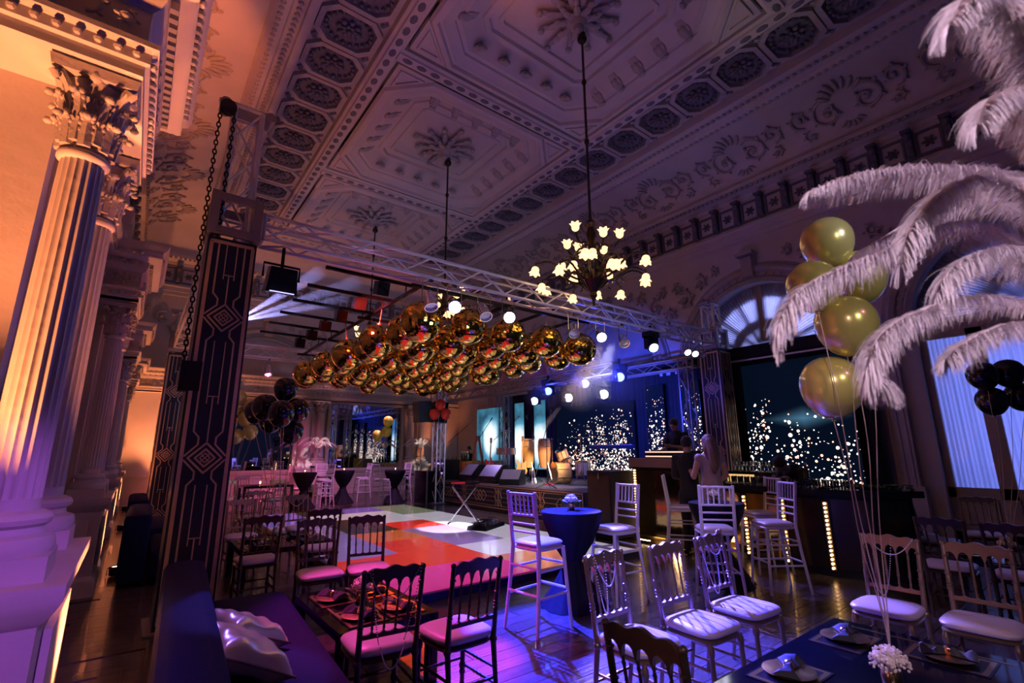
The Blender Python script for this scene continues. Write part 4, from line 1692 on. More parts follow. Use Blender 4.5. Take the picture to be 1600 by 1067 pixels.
def make_stool():
    parts = []
    M_ = WHITEP
    mb = MB()
    cushion(mb, .37, .37, .725, .765)
    parts.append(('seat_pad', mb.mesh('seat_pad', PAD, 50)))
    mb = MB()
    cushion(mb, .385, .385, .690, .722)
    parts.append(('seat_frame', mb.mesh('seat_frame', M_, 40)))

    def ln(z):
        return -.175 - (z - .7) * .12
    for sx in (-1, 1):
        mb = MB()
        mb.tube([(sx * .165, .165, .70), (sx * .205, .215, 0)], [.019, .015], 8)
        parts.append(('leg', mb.mesh('front_leg', M_, 50)))
        mb = MB()
        mb.tube([(sx * .205, -.255, 0), (sx * .18, -.20, .45), (sx * .17, ln(.72), .72), (sx * .172, ln(1.0), 1.0), (sx * .175, ln(1.215), 1.215)], [.014, .018, .020, .017, .016], 8)
        for z in (.80, .86, .93, 1.0, 1.18):
            mb.sphere((sx * .172, ln(z), z), .0205, 8, 5, (1, 1, .4))
        parts.append(('leg', mb.mesh('back_post', M_, 50)))
    for z, r in ((1.195, .013), (1.005, .011), (.925, .010), (.85, .010)):
        mb = MB()
        mb.tube([(-.17, ln(z), z), (.17, ln(z), z)], r, 8)
        parts.append(('back_rung', mb.mesh('back_rung', M_, 50)))
    for k in range(6):
        x = -.17 + .34 * (k + .5) / 6
        mb = MB()
        mb.tube([(x, ln(1.005), 1.005), (x, ln(1.195), 1.195)], .0085, 6)
        parts.append(('slat', mb.mesh('slat', M_, 50)))
    mb = MB()
    for z in (.30, .52):
        f = 1 - z / .7
        w, yf, yb = .165 + .04 * f, .165 + .05 * f, -.185 - .07 * f
        for sx in (-1, 1):
            mb.tube([(sx * w, yf, z), (sx * w, yb, z)], .011, 6)
        mb.tube([(-w, yf, z + .03), (w, yf, z + .03)], .013, 6)
        mb.tube([(-w, yb, z + .03), (w, yb, z + .03)], .011, 6)
    parts.append(('foot_rails', mb.mesh('foot_rails', M_, 50)))
    return parts


GOLDPARTS = make_chair(GOLDC, 'g')
DARKPARTS = make_chair(DARKC, 'd')
STOOLPARTS = make_stool()


def place(parts, name, label, cat, group, x, y, rz, z=0):
    t = thing(name, label, cat, (x, y, z), rz, group)
    for nm, me in parts:
        put(nm, me, t)
    return t


def chair(bx, by, rz, label, dark=False, group='banquet chairs'):
    # bx, by: middle of the back at seat height; front direction is (-sin rz, cos rz)
    x, y = bx - sin(rz) * .185, by + cos(rz) * .185
    return place(DARKPARTS if dark else GOLDPARTS, 'banquet_chair', label, 'chair', group, x, y, rz)


GA, GB, GC, GD, GE = 'chairs round the low table by the dance floor', 'chairs round the second low table on the left', 'chairs round the low table in the right foreground', 'chairs by the tall window', 'chairs along the mirror wall'
C1 = chair(1.83, 2.82, .02, 'dark banquet chair seen from behind with magenta light on its pad', True, GA)
C2 = chair(1.34, 2.97, -.10, 'dark banquet chair with a pearl string over its back, nearest the blue sofa', True, GA)
C3 = chair(2.06, 5.20, pi - .22, 'dark banquet chair standing alone at the near left corner of the dance floor', True, GA)
C4 = chair(1.58, 5.30, pi - .05, 'dark banquet chair facing the low table, left of the chair at the dance floor corner', True, GA)
C5 = chair(1.92, 6.25, -.15, 'dark banquet chair half hidden right behind another dark chair', True, GB)
C6 = chair(1.20, 6.02, -.02, 'dark banquet chair right of the near art-deco pillar, seen from behind', True, GB)
C7 = chair(1.33, 8.15, pi, 'gold banquet chair with looped pearls beside the near art-deco pillar', False, GB)
C8 = chair(1.80, 9.9, .1, 'gold banquet chair behind the pearl-looped chair by the art-deco pillar', False, GB)
C9 = chair(2.15, 8.40, pi + .1, 'gold banquet chair under the black balloons', False, GB)
for i, (x, y, r) in enumerate(((1.9, 13.6, pi), (2.5, 15.6, pi + .2), (3.3, 16.4, pi - .2), (4.3, 17.0, pi), (2.9, 13.4, .2))):
    chair(x, y, r, 'gold banquet chair in pink light below the left wall mirror, %s from the left' % ('first', 'second', 'third', 'fourth', 'fifth')[i], False, GE)
C10 = chair(2.62, 2.33, pi + .02, 'gold chair with blue-lit pad at the low table, leftmost of the row of three', False, GC)
C11 = chair(3.20, 2.25, pi - .03, 'gold chair with striped shadows on its pad, middle of the row of three', False, GC)
C12 = chair(3.76, 2.24, pi - .04, 'gold chair with pearl strings and a ribbon bow, rightmost of the row of three', False, GC)
C13 = chair(1.70, 1.32, -pi / 2, 'dark banquet chair back at the bottom edge of the picture', True, GC)
C14 = chair(4.76, 1.40, pi / 2, 'gold chair with a looped pearl string at the right end of the low table', False, GC)
C15 = chair(4.82, .90, pi / 2 + .02, 'gold chair at the right edge of the picture beside the pearl-looped chair', False, GC)
C16 = chair(6.45, 1.42, -pi / 2 + .1, 'dark chair seen from behind at the table by the window', True, GD)
C18 = chair(6.40, .92, -pi / 2, 'dark chair behind the chair at the right picture edge', True, GD)
C17 = chair(9.45, 1.62, pi / 2 + .25, 'gold chair standing against the panelling under the tall window', False, GD)
C19 = chair(8.5, 2.30, pi + .9, 'gold chair seen edge-on where the bar meets the tall window', False, GD)
C20 = chair(8.25, 2.05, pi, 'gold chair with pale pad between the bar and the window table', False, GD)


def stool(x, y, rz, label, group='white bar stools'):
    return place(STOOLPARTS, 'bar_stool', label, 'bar stool', group, x, y, rz)


S1 = stool(3.20, 3.76, -pi / 2 + .12, 'white bar stool with its back to the dance floor, left of the front cocktail table')
S2 = stool(4.42, 3.86, pi / 2 - .1, 'white bar stool to the right of the front cocktail table')
S3 = stool(6.75, 4.55, pi + .55, 'white bar stool between the mirrored booth and the blue-lit cocktail table')
S4 = stool(5.26, 3.14, -.82, 'white bar stool seen from behind at the blue-lit cocktail table')
S5 = stool(6.15, 2.92, .95, 'white bar stool in front of the bar, nearer one of two')
S6 = stool(6.95, 3.45, 1.0, 'white bar stool in front of the bar, farther one of two')
for i, (x, y, r) in enumerate(((3.5, 15.6, pi / 2), (4.65, 15.4, pi / 2 + .3), (4.85, 16.2, pi), (6.05, 16.0, pi / 2), (6.15, 14.6, -pi / 2 + .2), (7.1, 15.2, pi / 2 + .2))):
    stool(x, y, r, 'white bar stool in pink light before the mirror wall, %s from the left' % ('first', 'second', 'third', 'fourth', 'fifth', 'sixth')[i], 'white bar stools before the mirror wall')


# ================================================================== TABLES
def cocktail_table(x, y, label, zt=.95, r=.33):
    t = thing('cocktail_table', label, 'table', (x, y, 0), 0, 'cocktail tables in stretch covers')
    mb = MB()
    mb.lathe([(r - .01, zt - .03), (r + .002, zt - .02), (r + .002, zt - .006), (r - .006, zt)], 40)
    mb.build('table_top', CLOTHK, t)
    mb = MB()
    vs, fs = [], []
    prof = [(r + .004, zt - .004), (r + .006, zt - .03), (r * .93, zt - .12), (r * .66, zt - .32), (.10, zt - .50), (.085, zt - .53), (.10, zt - .56), (.19, .24), (.30, .08), (.36, .004)]
    sg = 56
    for i, (q, z) in enumerate(prof):
        for k in range(sg):
            a = 2 * pi * k / sg
            w = 1 + (.035 * cos(14 * a) + .03 * cos(9 * a + 1)) * (0 if i < 2 else min(1, i / 4))
            vs.append((q * w * cos(a), q * w * sin(a), z))
    for i in range(len(prof) - 1):
        for k in range(sg):
            l = (k + 1) % sg
            fs.append((i * sg + k, (i + 1) * sg + k, (i + 1) * sg + l, i * sg + l))
    mb.add(vs, fs)
    mb.build('cover', CLOTHK, t)
    mb = MB()
    mb.lathe([(.09, zt - .56), (.105, zt - .53), (.09, zt - .50)], 20)
    mb.build('tie_band', CLOTHK, t)
    mb = MB()
    mb.tube([(0, 0, 0), (0, 0, zt - .03)], .03, 10)
    mb.build('post', STEEL, t)
    return t


def flowers(x, y, z, label, s=1.0, vase=True, n=16, leaves=True):
    t = thing('flower_vase', label, 'flowers', (x, y, z), 0, 'small flower vases')
    if vase:
        mb = MB()
        mb.lathe([(.028 * s, 0), (.034 * s, .01), (.036 * s, .05 * s), (.032 * s, .06 * s), (.028 * s, .06 * s)], 16)
        mb.build('vase', GOLDT, t)
    rr = random.Random(int(x * 100 + y * 10))
    c0 = Vector((0, 0, .085 * s))
    for k in range(7):
        a = 2 * pi * k / 6 + .3
        d = Vector((cos(a) * .034 * s, sin(a) * .034 * s, .012 * s)) if k < 6 else Vector((0, 0, .036 * s))
        c = c0 + d
        mb = MB()
        mb.sphere(c, .019 * s, 10, 7, (1, 1, 1.05))
        for j in range(6):
            b = 2 * pi * j / 6
            mb.sphere(c + Vector((.013 * s * cos(b), .013 * s * sin(b), .004 * s)), .013 * s, 7, 5, (1, .7, 1.1), Matrix.Rotation(b, 3, 'Z') @ Matrix.Rotation(.5, 3, 'Y'))
        mb.build('blossom', PETAL, t)
    mb = MB()
    for k in range(n * 4):
        a, q = rr.uniform(0, 6.28), rr.uniform(-.35, 1.3)
        R_ = .062 * s * rr.uniform(.85, 1.12)
        mb.sphere(c0 + Vector((R_ * cos(q) * cos(a), R_ * cos(q) * sin(a), R_ * sin(q) * .85)), .0055 * s, 5, 4)
    o = mb.build('small_buds', PETAL, t)
    o['kind'] = 'stuff'
    if leaves:
        for k in range(5):
            a = 2 * pi * k / 5 + .4
            mb = MB()
            mb.sphere((.06 * s * cos(a), .06 * s * sin(a), .07 * s), .035 * s, 6, 4, (1.4, .5, .25), Matrix.Rotation(a, 3, 'Z') @ Matrix.Rotation(-.4, 3, 'Y'))
            mb.build('leaf', LEAF, t)
    return t


cocktail_table(3.90, 4.02, 'cocktail table in a black stretch cover between two white stools, front')
flowers(3.92, 4.04, .95, 'white flowers in a gold pot on the front cocktail table', 1.2)
cocktail_table(5.95, 3.50, 'blue-lit cocktail table among four white stools near the bar', .94)
flowers(5.95, 3.52, .94, 'white flowers in a pot on the cocktail table near the bar', 1.1)
for i, (x, y) in enumerate(((4.05, 15.3), (5.4, 15.9), (6.75, 15.0))):
    cocktail_table(x, y, 'black covered cocktail table before the mirror wall, %s of three' % ('left', 'middle', 'right')[i], 1.0)
    t = thing('candle_glass', 'small lit candle on the %s far cocktail table' % ('left', 'middle', 'right')[i], 'candle', (x, y, 1.0), 0, 'lit candles')
    mb = MB()
    mb.lathe([(.03, 0), (.035, .06), (.033, .06), (.028, .006)], 14)
    mb.build('glass', GLASS, t)
    mb = MB()
    mb.sphere((0, 0, .045), .014, 8, 6, (1, 1, 1.6))
    mb.build('flame', G_CANDLE, t)


def low_table(x0, x1, y0, y1, z, label):
    t = thing('low_table', label, 'table', ((x0 + x1) / 2, (y0 + y1) / 2, 0), 0, 'low black tables')
    w, d = x1 - x0, y1 - y0
    mb = MB()
    mb.box((0, 0, z - .03), (w, d, .06))
    mb.build('table_top', TABLEK, t, smooth=0)
    for sx in (-1, 1):
        for sy in (-1, 1):
            mb = MB()
            mb.box((sx * (w / 2 - .035), sy * (d / 2 - .035), (z - .06) / 2), (.07, .07, z - .06))
            mb.build('leg', TABLEK, t, smooth=0)
    for sx in (-1, 1):
        mb = MB()
        mb.box((sx * (w / 2 - .10), 0, z + .001), (.018, d - .2, .002))
        mb.build('gold_line', GOLDT, t, smooth=0)
    return t


def setting(x, y, z, rz, lab):
    """black plate with a folded napkin and a gold-edged mat"""
    m_ = thing('place_mat', 'black place mat with a gold stripe ' + lab, 'place mat', (x, y, z), rz, 'place mats')
    mb = MB()
    mb.box((0, 0, .0025), (.38, .28, .004))
    mb.build('mat', BLACK, m_, smooth=0)
    mb = MB()
    mb.ring([(-.18, -.13), (.18, -.13), (.18, .13), (-.18, .13)], [(-.155, -.105), (.155, -.105), (.155, .105), (-.155, .105)], Matrix.Translation((0, 0, .0045)), .001)
    mb.build('stripe', GOLDT, m_, smooth=0)
    p = thing('plate', 'black glazed plate ' + lab, 'plate', (x, y, z + .006), rz, 'black plates')
    mb = MB()
    mb.lathe([(.06, 0), (.085, .002), (.125, .016), (.128, .018), (.124, .019), (.085, .006), (.01, .005)], 36)
    mb.build('dish', CHINA, p)
    mb = MB()
    mb.lathe([(.1255, .0175), (.129, .0185), (.1255, .0195)], 36)
    mb.build('gilt_rim', GOLDT, p)
    n = thing('napkin', 'charcoal napkin tied on the plate ' + lab, 'napkin', (x, y, z + .026), rz + .3, 'charcoal napkins')
    mb = MB()
    for sx in (-1, 1):
        vs = []
        for i in range(9):
            u = i / 8
            wd = .018 + .05 * u
            hh = .03 + .016 * sin(u * 9)
            vs += [(sx * (.01 + .11 * u), -wd, .004), (sx * (.01 + .11 * u), -wd * .4, hh), (sx * (.01 + .11 * u), wd * .4, hh * .8), (sx * (.01 + .11 * u), wd, .004)]
        fs = []
        for i in range(8):
            for j in range(3):
                fs.append((4 * i + j, 4 * i + j + 1, 4 * i + 5 + j, 4 * i + 4 + j))
            fs.append((4 * i + 3, 4 * i, 4 * i + 4, 4 * i + 7))
        fs += [(0, 1, 2, 3), (32, 33, 34, 35)]
        mb.add(vs, fs)
    mb.build('cloth', NAPKIN, n)
    mb = MB()
    mb.lathe([(.022, -.012), (.026, 0), (.022, .012)], 14, (0, 0, .02), axis=(1, 0, 0))
    mb.build('ring', GOLDT, n)


TZ = .45
low_table(1.20, 1.92, 3.40, 4.50, TZ, 'low black table with place settings beside the blue sofa')
for k, (x, y, r) in enumerate(((1.40, 4.18, pi / 2), (1.42, 3.64, pi / 2), (1.72, 3.66, -pi / 2), (1.72, 4.2, -pi / 2))):
    setting(x, y, TZ, r, 'on the table by the blue sofa, %s' % ('far left', 'near left', 'near right', 'far right')[k])
flowers(1.56, 3.98, TZ, 'white flower ball in a vase on the table by the blue sofa', 1.3, n=18)
low_table(2.45, 4.02, .55, 1.56, TZ, 'low black table with place settings in the right foreground')
for k, (x, y, r) in enumerate(((2.86, 1.36, 0), (3.62, 1.36, 0), (2.7, .85, pi / 2), (3.75, .9, -pi / 2))):
    setting(x, y, TZ, r, 'on the right foreground table, %s' % ('far left', 'far right', 'left end', 'right end')[k])
flowers(3.13, .99, TZ, 'large white flower bouquet holding the gold balloon strings', 1.25, n=34, leaves=False)
low_table(1.15, 2.25, 6.75, 7.75, TZ, 'low black table between the chairs behind the near art-deco pillar')
flowers(1.62, 7.15, TZ, 'white flowers on the second left table', 1.4)
for k, (x, y, r) in enumerate(((1.4, 6.98, 0), (1.95, 6.98, 0), (1.4, 7.5, pi), (1.95, 7.5, pi))):
    setting(x, y, TZ, r, 'on the second left table, %s' % ('near left', 'near right', 'far left', 'far right')[k])
low_table(7.15, 7.95, .45, 1.65, TZ, 'low black table by the tall window')
flowers(7.5, 1.12, TZ, 'white flowers on the table by the tall window', 1.5)
for k, (x, y, r) in enumerate(((7.35, 1.42, pi / 2), (7.35, .75, pi / 2))):
    setting(x, y, TZ, r, 'on the table by the tall window, %s' % ('left', 'right')[k])
t = thing('candle_glass', 'lit candle on the far low table under the left mirror', 'candle', (2.75, 14.6, .74), 0, 'lit candles')
mb = MB()
mb.lathe([(.04, 0), (.045, .08), (.043, .08), (.038, .006)], 14)
mb.build('glass', GLASS, t)
mb = MB()
mb.sphere((0, 0, .06), .02, 8, 6, (1, 1, 1.6))
mb.build('flame', G_CANDLE, t)
low_table(2.3, 3.5, 14.2, 15.0, .74, 'black table with a candle under the left wall mirror')


# ---- pearl strings on chair backs
def necklace(ch, label, loops):
    rz = ch.rotation_euler[2]
    o = Vector(ch.location)
    mb = MB()
    for (xa, za, xb, zb, sag, side) in loops:
        n = max(16, int((abs(xb - xa) + 2 * sag) / .0135))
        for i in range(n + 1):
            u = i / n
            x = xa + (xb - xa) * u
            z = za + (zb - za) * u - sag * (1 - (2 * u - 1) ** 2)
            y = lean(max(z, .3)) + side * .022 + (-.03 if z < .5 else 0) * (1 if side < 0 else 0)
            p = Matrix.Rotation(rz, 3, 'Z') @ Vector((x, y, z))
            mb.sphere(o + p, .0048, 5, 4)
    return tag(mb.build('pearl_string', PEARL), label, 'beads', 'pearl strings on the chairs')


necklace(C2, 'pearl string draped in two loops over the dark chair by the blue sofa', [(-.16, .92, .16, .93, .19, -1), (-.14, .92, .165, .92, .56, -1)])
necklace(C10, 'pearl string over the leftmost chair of the row of three', [(.02, .92, .13, .92, .35, 1), (-.1, .92, .12, .92, .2, 1)])
necklace(C12, 'pearl string looped over the rightmost chair of the row of three', [(-.16, .92, .10, .92, .14, 1), (-.05, .92, .16, .92, .40, 1)])
necklace(C14, 'pearl string looped over the chair at the right end of the low table', [(-.16, .92, .15, .92, .13, 1), (.16, .92, -.02, .9, .42, 1)])
necklace(C7, 'pearl string looped over the gold chair beside the near art-deco pillar', [(-.15, .92, .15, .92, .14, 1), (-.15, .92, .05, .92, .36, 1)])
necklace(C9, 'pearl string looped over the gold chair under the black balloons', [(-.15, .92, .15, .92, .16, 1)])
necklace(C4, 'pearl string over the dark chair facing the low table', [(-.02, .92, .14, .92, .16, 1), (-.15, .9, -.05, .92, .4, 1)])


def bow(x, y, z, rz, label):
    mb = MB()
    for s in (-1, 1):
        mb.sphere((s * .03, 0, .008), .03, 8, 6, (1, .5, .7), Matrix.Rotation(s * .4, 3, 'Y'))
    mb.sphere((0, 0, .006), .013, 8, 6)
    mb.tube([(0, 0, 0), (.015, -.02, -.03), (.03, -.015, -.07)], [.006, .009, .004], 5)
    mb.tube([(0, 0, 0), (-.015, -.02, -.03), (-.02, -.015, -.06)], [.006, .009, .004], 5)
    return tag(mb.build('ribbon_bow', SATIN, None, (x, y, z), rz), label, 'bow', 'ribbon bows')


bow(3.94, 2.32, .92, .2, 'pale ribbon bow tied on the post of the rightmost chair of the row of three')
bow(2.33, 1.40, .47, .5, 'pale ribbon bow at the bottom edge beside the low table')

# ================================================================== SOFAS
def sofa(x, y, rz, L_, label, back=.72):
    t = thing('sofa', label, 'sofa', (x, y, 0), rz, 'navy velvet sofas along the columns')

    def rb(name, x0, x1, y0, y1, z0, z1, r=.05):
        mb = MB()
        # bevelled box through a lofted rounded rectangle
        n = 32
        vs, fs = [], []
        prof = [(r, 0), (r * .3, r * .3), (0, r), (0, z1 - z0 - r), (r * .3, z1 - z0 - r * .3), (r, z1 - z0)]
        for ins, dz in prof:
            for i in range(n):
                a = 2 * pi * i / n
                c_, s_ = cos(a), sin(a)
                X_ = (x1 - x0) / 2 - ins
                Y_ = (y1 - y0) / 2 - ins
                rr = r * 1.2
                px = (X_ - rr) * (1 if c_ >= 0 else -1) + rr * c_ if abs(c_) > 1e-6 else 0
                py = (Y_ - rr) * (1 if s_ >= 0 else -1) + rr * s_
                vs.append(((x0 + x1) / 2 + px, (y0 + y1) / 2 + py, z0 + dz))
        for j in range(len(prof) - 1):
            for i in range(n):
                l = (i + 1) % n
                fs.append((j * n + i, j * n + l, (j + 1) * n + l, (j + 1) * n + i))
        fs.append(tuple(range(n))[::-1])
        fs.append(tuple((len(prof) - 1) * n + i for i in range(n)))
        mb.add(vs, fs)
        return mb.build(name, VELVET, t, smooth=40)
    rb('seat', -.10, .52, -L_ / 2, L_ / 2, .10, .40)
    rb('backrest', -.40, -.12, -L_ / 2, L_ / 2, .06, back, .055)
    for sx in (-.33, .45):
        for sy in (-1, 1):
            mb = MB()
            mb.lathe([(.025, 0), (.03, .02), (.03, .12)], 12, (sx, sy * (L_ / 2 - .12), 0))
            mb.build('foot', BLACK, t)
    return t


sofa(.62, 3.55, -.06, 2.9, 'navy velvet sofa in the left foreground with two satin cushions', .74)
sofa(.42, 8.6, -.02, 1.7, 'dark navy sofa behind the near art-deco pillar', .85)
sofa(.42, 11.0, 0, 1.8, 'dark navy sofa farther along the column wall', .85)


def pillow(loc, R_, label, s=.44):
    n = 22
    mb = MB()
    vs, fs = [], []
    rr = random.Random(int(loc[1] * 100))
    for side in (1, -1):
        for i in range(n + 1):
            for j in range(n + 1):
                u, v = -1 + 2 * i / n, -1 + 2 * j / n
                f = max(0, (1 - u ** 4) * (1 - v ** 4)) ** .55
                k = 1 - .10 * (1 - abs(u) ** 3) * abs(v) ** 6
                k2 = 1 - .10 * (1 - abs(v) ** 3) * abs(u) ** 6
                wr = .007 * sin(7 * u + 3 * v) * f + .006 * sin(11 * v - 5 * u) * f
                vs.append((u * s / 2 * k2, v * s / 2 * k, side * (.085 * f + wr * (1 if f > .05 else 0))))
    m = (n + 1) * (n + 1)
    for sd in (0, 1):
        for i in range(n):
            for j in range(n):
                a = sd * m + i * (n + 1) + j
                q = (a, a + n + 1, a + n + 2, a + 1)
                fs.append(q if sd == 0 else q[::-1])
    mb.add(vs, fs)
    t = thing('satin_cushion', label, 'cushion', loc, 0, 'champagne satin cushions')
    b_ = mb.build('cover', SATIN, t, smooth=60)
    b_.rotation_euler = R_
    pts = []
    for i in range(80):
        q = i / 80 * 4
        e, u = int(q), (q % 1) * 2 - 1
        a = [(u, -1), (1, u), (-u, 1), (-1, -u)][e]
        k = 1 - .10 * (1 - abs(a[0]) ** 3) * abs(a[1]) ** 6
        k2 = 1 - .10 * (1 - abs(a[1]) ** 3) * abs(a[0]) ** 6
        pts.append((a[0] * s / 2 * k2, a[1] * s / 2 * k, 0))
    mb = MB()
    mb.tube(pts, .006, 6, closed=True)
    p = mb.build('piping', mat('bronze_piping', (.30, .19, .13), .4, var=.1), b_)
    return t


pillow((.66, 3.62, .53), (.05, .42, .45), 'satin cushion on the navy sofa, the rear one of two')
pillow((.59, 3.16, .56), (.10, .50, .25), 'satin cushion with violet shine on the navy sofa, the front one of two', .46)
pillow((.62, 8.3, .62), (.2, -1.1, .1), 'pale satin cushion on the dark sofa behind the pillar', .42)

# ================================================================== UPLIGHTS on the floor
def uplight(x, y, label, tgt, col, e, ang=70, lens=None):
    t = thing('uplight', label, 'floor light', (x, y, 0), 0, 'floor uplights')
    mb = MB()
    mb.lathe([(.07, 0), (.09, .01), (.095, .10), (.10, .12), (.088, .12), (.08, .085)], 20)
    mb.build('housing', BLACK, t)
    mb = MB()
    mb.lathe([(.082, .098), (.082, .102)], 20)
    mb.build('lens', lens or G_AMBER, t)
    mb = MB()
    mb.tube([(-.11, 0, .01), (-.11, 0, .1), (.11, 0, .1), (.11, 0, .01)], .007, 6)
    mb.build('bracket', BLACK, t)
    spot('uplight_lamp', (x, y, .14), tgt, col, e, ang, .5, .06)


uplight(.02, 8.75, 'amber floor uplight beside the second column pedestal', (-.55, 8.4, 4.2), AMBER, 600, 70)
uplight(-1.25, 2.42, 'amber floor uplight in front of the near pier', (-.95, 3.1, 3.3), AMBER, 1300, 62)
uplight(-.62, 4.7, 'amber floor uplight behind the near pedestal', (-.72, 4.9, 8.0), AMBER, 260, 60)
uplight(.03, 3.75, 'amber floor uplight against the side of the near pedestal', (-.30, 3.45, 4.0), AMBER, 520, 58)
uplight(.0, 13.5, 'amber floor uplight at the third column pedestal', (-.5, 13.0, 3.6), AMBER, 420, 80)
uplight(.0, 17.9, 'amber floor uplight at the fourth column pedestal', (-.4, 18.6, 3.6), AMBER, 420, 90)
uplight(.9, 18.4, 'amber floor uplight in the far left corner', (1.4, 19.3, 2.6), AMBER, 420, 90)
uplight(5.25, 17.3, 'pink floor uplight before the far column between the mirrors', (5.25, 19.2, 2.3), (1.0, .34, .30), 520, 46)
uplight(9.2, 16.9, 'amber floor uplight before the far right columns', (9.4, 19.2, 2.4), AMBER, 600, 40)
uplight(10.6, 18.2, 'amber floor uplight in the far right corner', (10.4, 19.3, 3.2), AMBER, 200, 60)
t = thing('added_cornice_light', 'added amber lamp standing on top of the near column entablature', 'floor light', (-.42, 3.85, 4.30), 0)  # lamp added to throw orange on the left cove and upper wall
mb = MB()
mb.box((0, 0, .03), (.16, .16, .06))
mb.lathe([(.06, .06), (.075, .16), (.06, .16)], 16)
mb.build('housing', BLACK, t)
spot('added_cornice_lamp', (-.42, 3.95, 4.55), (-.55, 8.6, 8.3), (1.0, .20, .05), 1500, 32, .6, .06)
spot('far_pink_wash', (2.5, 13.7, 3.6), (3.2, 18.5, .8), (1.0, .12, .35), 1500, 62, .7, .1)
spot('far_violet_wash', (6.0, 13.7, 3.6), (6.0, 16.0, .6), (.85, .30, .9), 420, 80, .7, .1)
# ================================================================== BALLOONS
def balloon_mesh(mat_, name):
    mb = MB()
    prof = []
    for i in range(19):
        a = pi * i / 18
        r = sin(a) ** .92
        z = -cos(a)
        if z < 0:
            r *= 1 - .10 * z * z
            z *= 1.22
        prof.append((max(.004, r * .5), z * .5))
    prof[0] = (.02, prof[0][1])
    mb.lathe(prof, 28)
    return mb.mesh(name, mat_, 60)


KNOT = {}


def balloon(loc, d, mat_key, label, group, anchor, mats=dict(g=BALLOONG, k=BALLOONK, r=BALLOONR, y=BALLOONY), sag=.0):
    if mat_key not in KNOT:
        k = MB()
        k.lathe([(.012, -.605), (.03, -.635), (.038, -.64), (.028, -.655), (.006, -.66)], 12)
        KNOT[mat_key] = (balloon_mesh(mats[mat_key], 'balloon_skin'), k.mesh('knot', mats[mat_key], 60))
    bm_, km = KNOT[mat_key]
    t = thing('balloon', label, 'balloon', loc, 0, group)
    a = Vector(anchor) - Vector(loc)
    tilt = (random.uniform(-.10, .10), random.uniform(-.10, .10), random.uniform(0, 6))
    b = put('envelope', bm_, t, rot=tilt, scale=d)
    put('knot', km, b)
    p0 = Matrix.Rotation(tilt[2], 3, 'Z') @ Matrix.Rotation(tilt[1], 3, 'Y') @ Matrix.Rotation(tilt[0], 3, 'X') @ Vector((0, 0, -.64 * d))
    pts = []
    for i in range(13):
        u = i / 12
        pts.append(p0 + (a - p0) * u + Vector((sin(u * 9 + loc[0] * 7) * .012, sin(u * 7 + loc[1] * 9) * .012, -sag * sin(pi * u))) * sin(pi * u))
    mb = MB()
    mb.tube(pts, .0028 if d < .36 else .004, 5)
    mb.build('ribbon', RIBBON, t)
    return t


def relax(P, dist):
    """push neighbouring balloons apart until they only touch"""
    P = [Vector(p) for p in P]
    for _ in range(60):
        for i in range(len(P)):
            for j in range(i):
                v = P[i] - P[j]
                if v.length < dist:
                    q = v.normalized() * (dist - v.length) * .5
                    P[i] += q
                    P[j] -= q
    return [tuple(p) for p in P]


gl = ['topmost', 'second from top on the left', 'second from top on the right behind feathers', 'fourth', 'lowest and nearest']
for (p, d), l in zip((((3.43, 1.06, 2.93), .31), ((3.23, 1.11, 2.6), .30), ((3.56, .96, 2.69), .32), ((3.37, 1.01, 2.35), .34), ((3.4, 1.15, 1.99), .35)), gl):
    balloon(p, d, 'g', 'pearl gold balloon over the right foreground table, ' + l, 'gold balloons over the right foreground table', (3.17, .99, .60))
for p, l in zip(relax(((7.78, 1.02, 2.43), (7.96, .89, 2.42), (8.11, .83, 2.23), (7.87, 1.04, 2.14)), 0.31), ('upper left', 'upper right', 'right behind feathers', 'lowest')):
    balloon(p, .30, 'k', 'black balloon before the tall window, ' + l, 'black balloons before the tall window', (7.55, 1.1, .55))
for p, l in zip(relax(((1.77, 8.19, 2.58), (1.46, 8.0, 2.27), (1.62, 7.65, 2.16), (1.93, 8.04, 2.24), (1.68, 8.4, 2.08), (1.89, 8.27, 1.95), (1.5, 8.87, 2.26)), 0.37), ('topmost', 'upper left', 'front', 'upper right', 'low centre', 'lowest', 'rearmost')):
    balloon(p, .36, 'k', 'black balloon right of the near art-deco pillar, ' + l, 'black balloons right of the near pillar', (1.65, 7.2, .56), sag=.05)
for p, l in zip(relax(((1.67, 11.98, 2.71), (1.61, 12.1, 2.46), (1.84, 11.91, 2.49), (1.77, 12.02, 2.3), (1.66, 12.12, 2.23), (1.75, 12.1, 2.07), (1.86, 12.01, 2.12)), 0.31), ('topmost', 'second', 'right', 'middle', 'low left', 'lowest', 'low right')):
    balloon(p, .30, 'g', 'gold balloon beyond the black balloons, ' + l, 'gold balloons beyond the near pillar', (1.6, 11.6, .5))
for p, l in zip(relax(((5.95, 13.95, 2.41), (5.91, 14.04, 2.22), (5.82, 14.14, 2.12)), 0.31), ('top', 'middle', 'lowest')):
    balloon(p, .30, 'y', 'yellow balloon before the wide wall mirror, ' + l, 'yellow balloons before the mirror', (5.6, 15.6, 1.05))
for p, l in zip(relax(((6.95, 12.49, 2.90), (6.82, 12.61, 2.66), (7.08, 12.44, 2.69)), 0.31), ('top', 'left', 'right')):
    balloon(p, .30, 'r', 'red balloon beside the far loudspeaker, ' + l, 'red balloons under the mirror balls', (6.78, 12.6, 1.2))

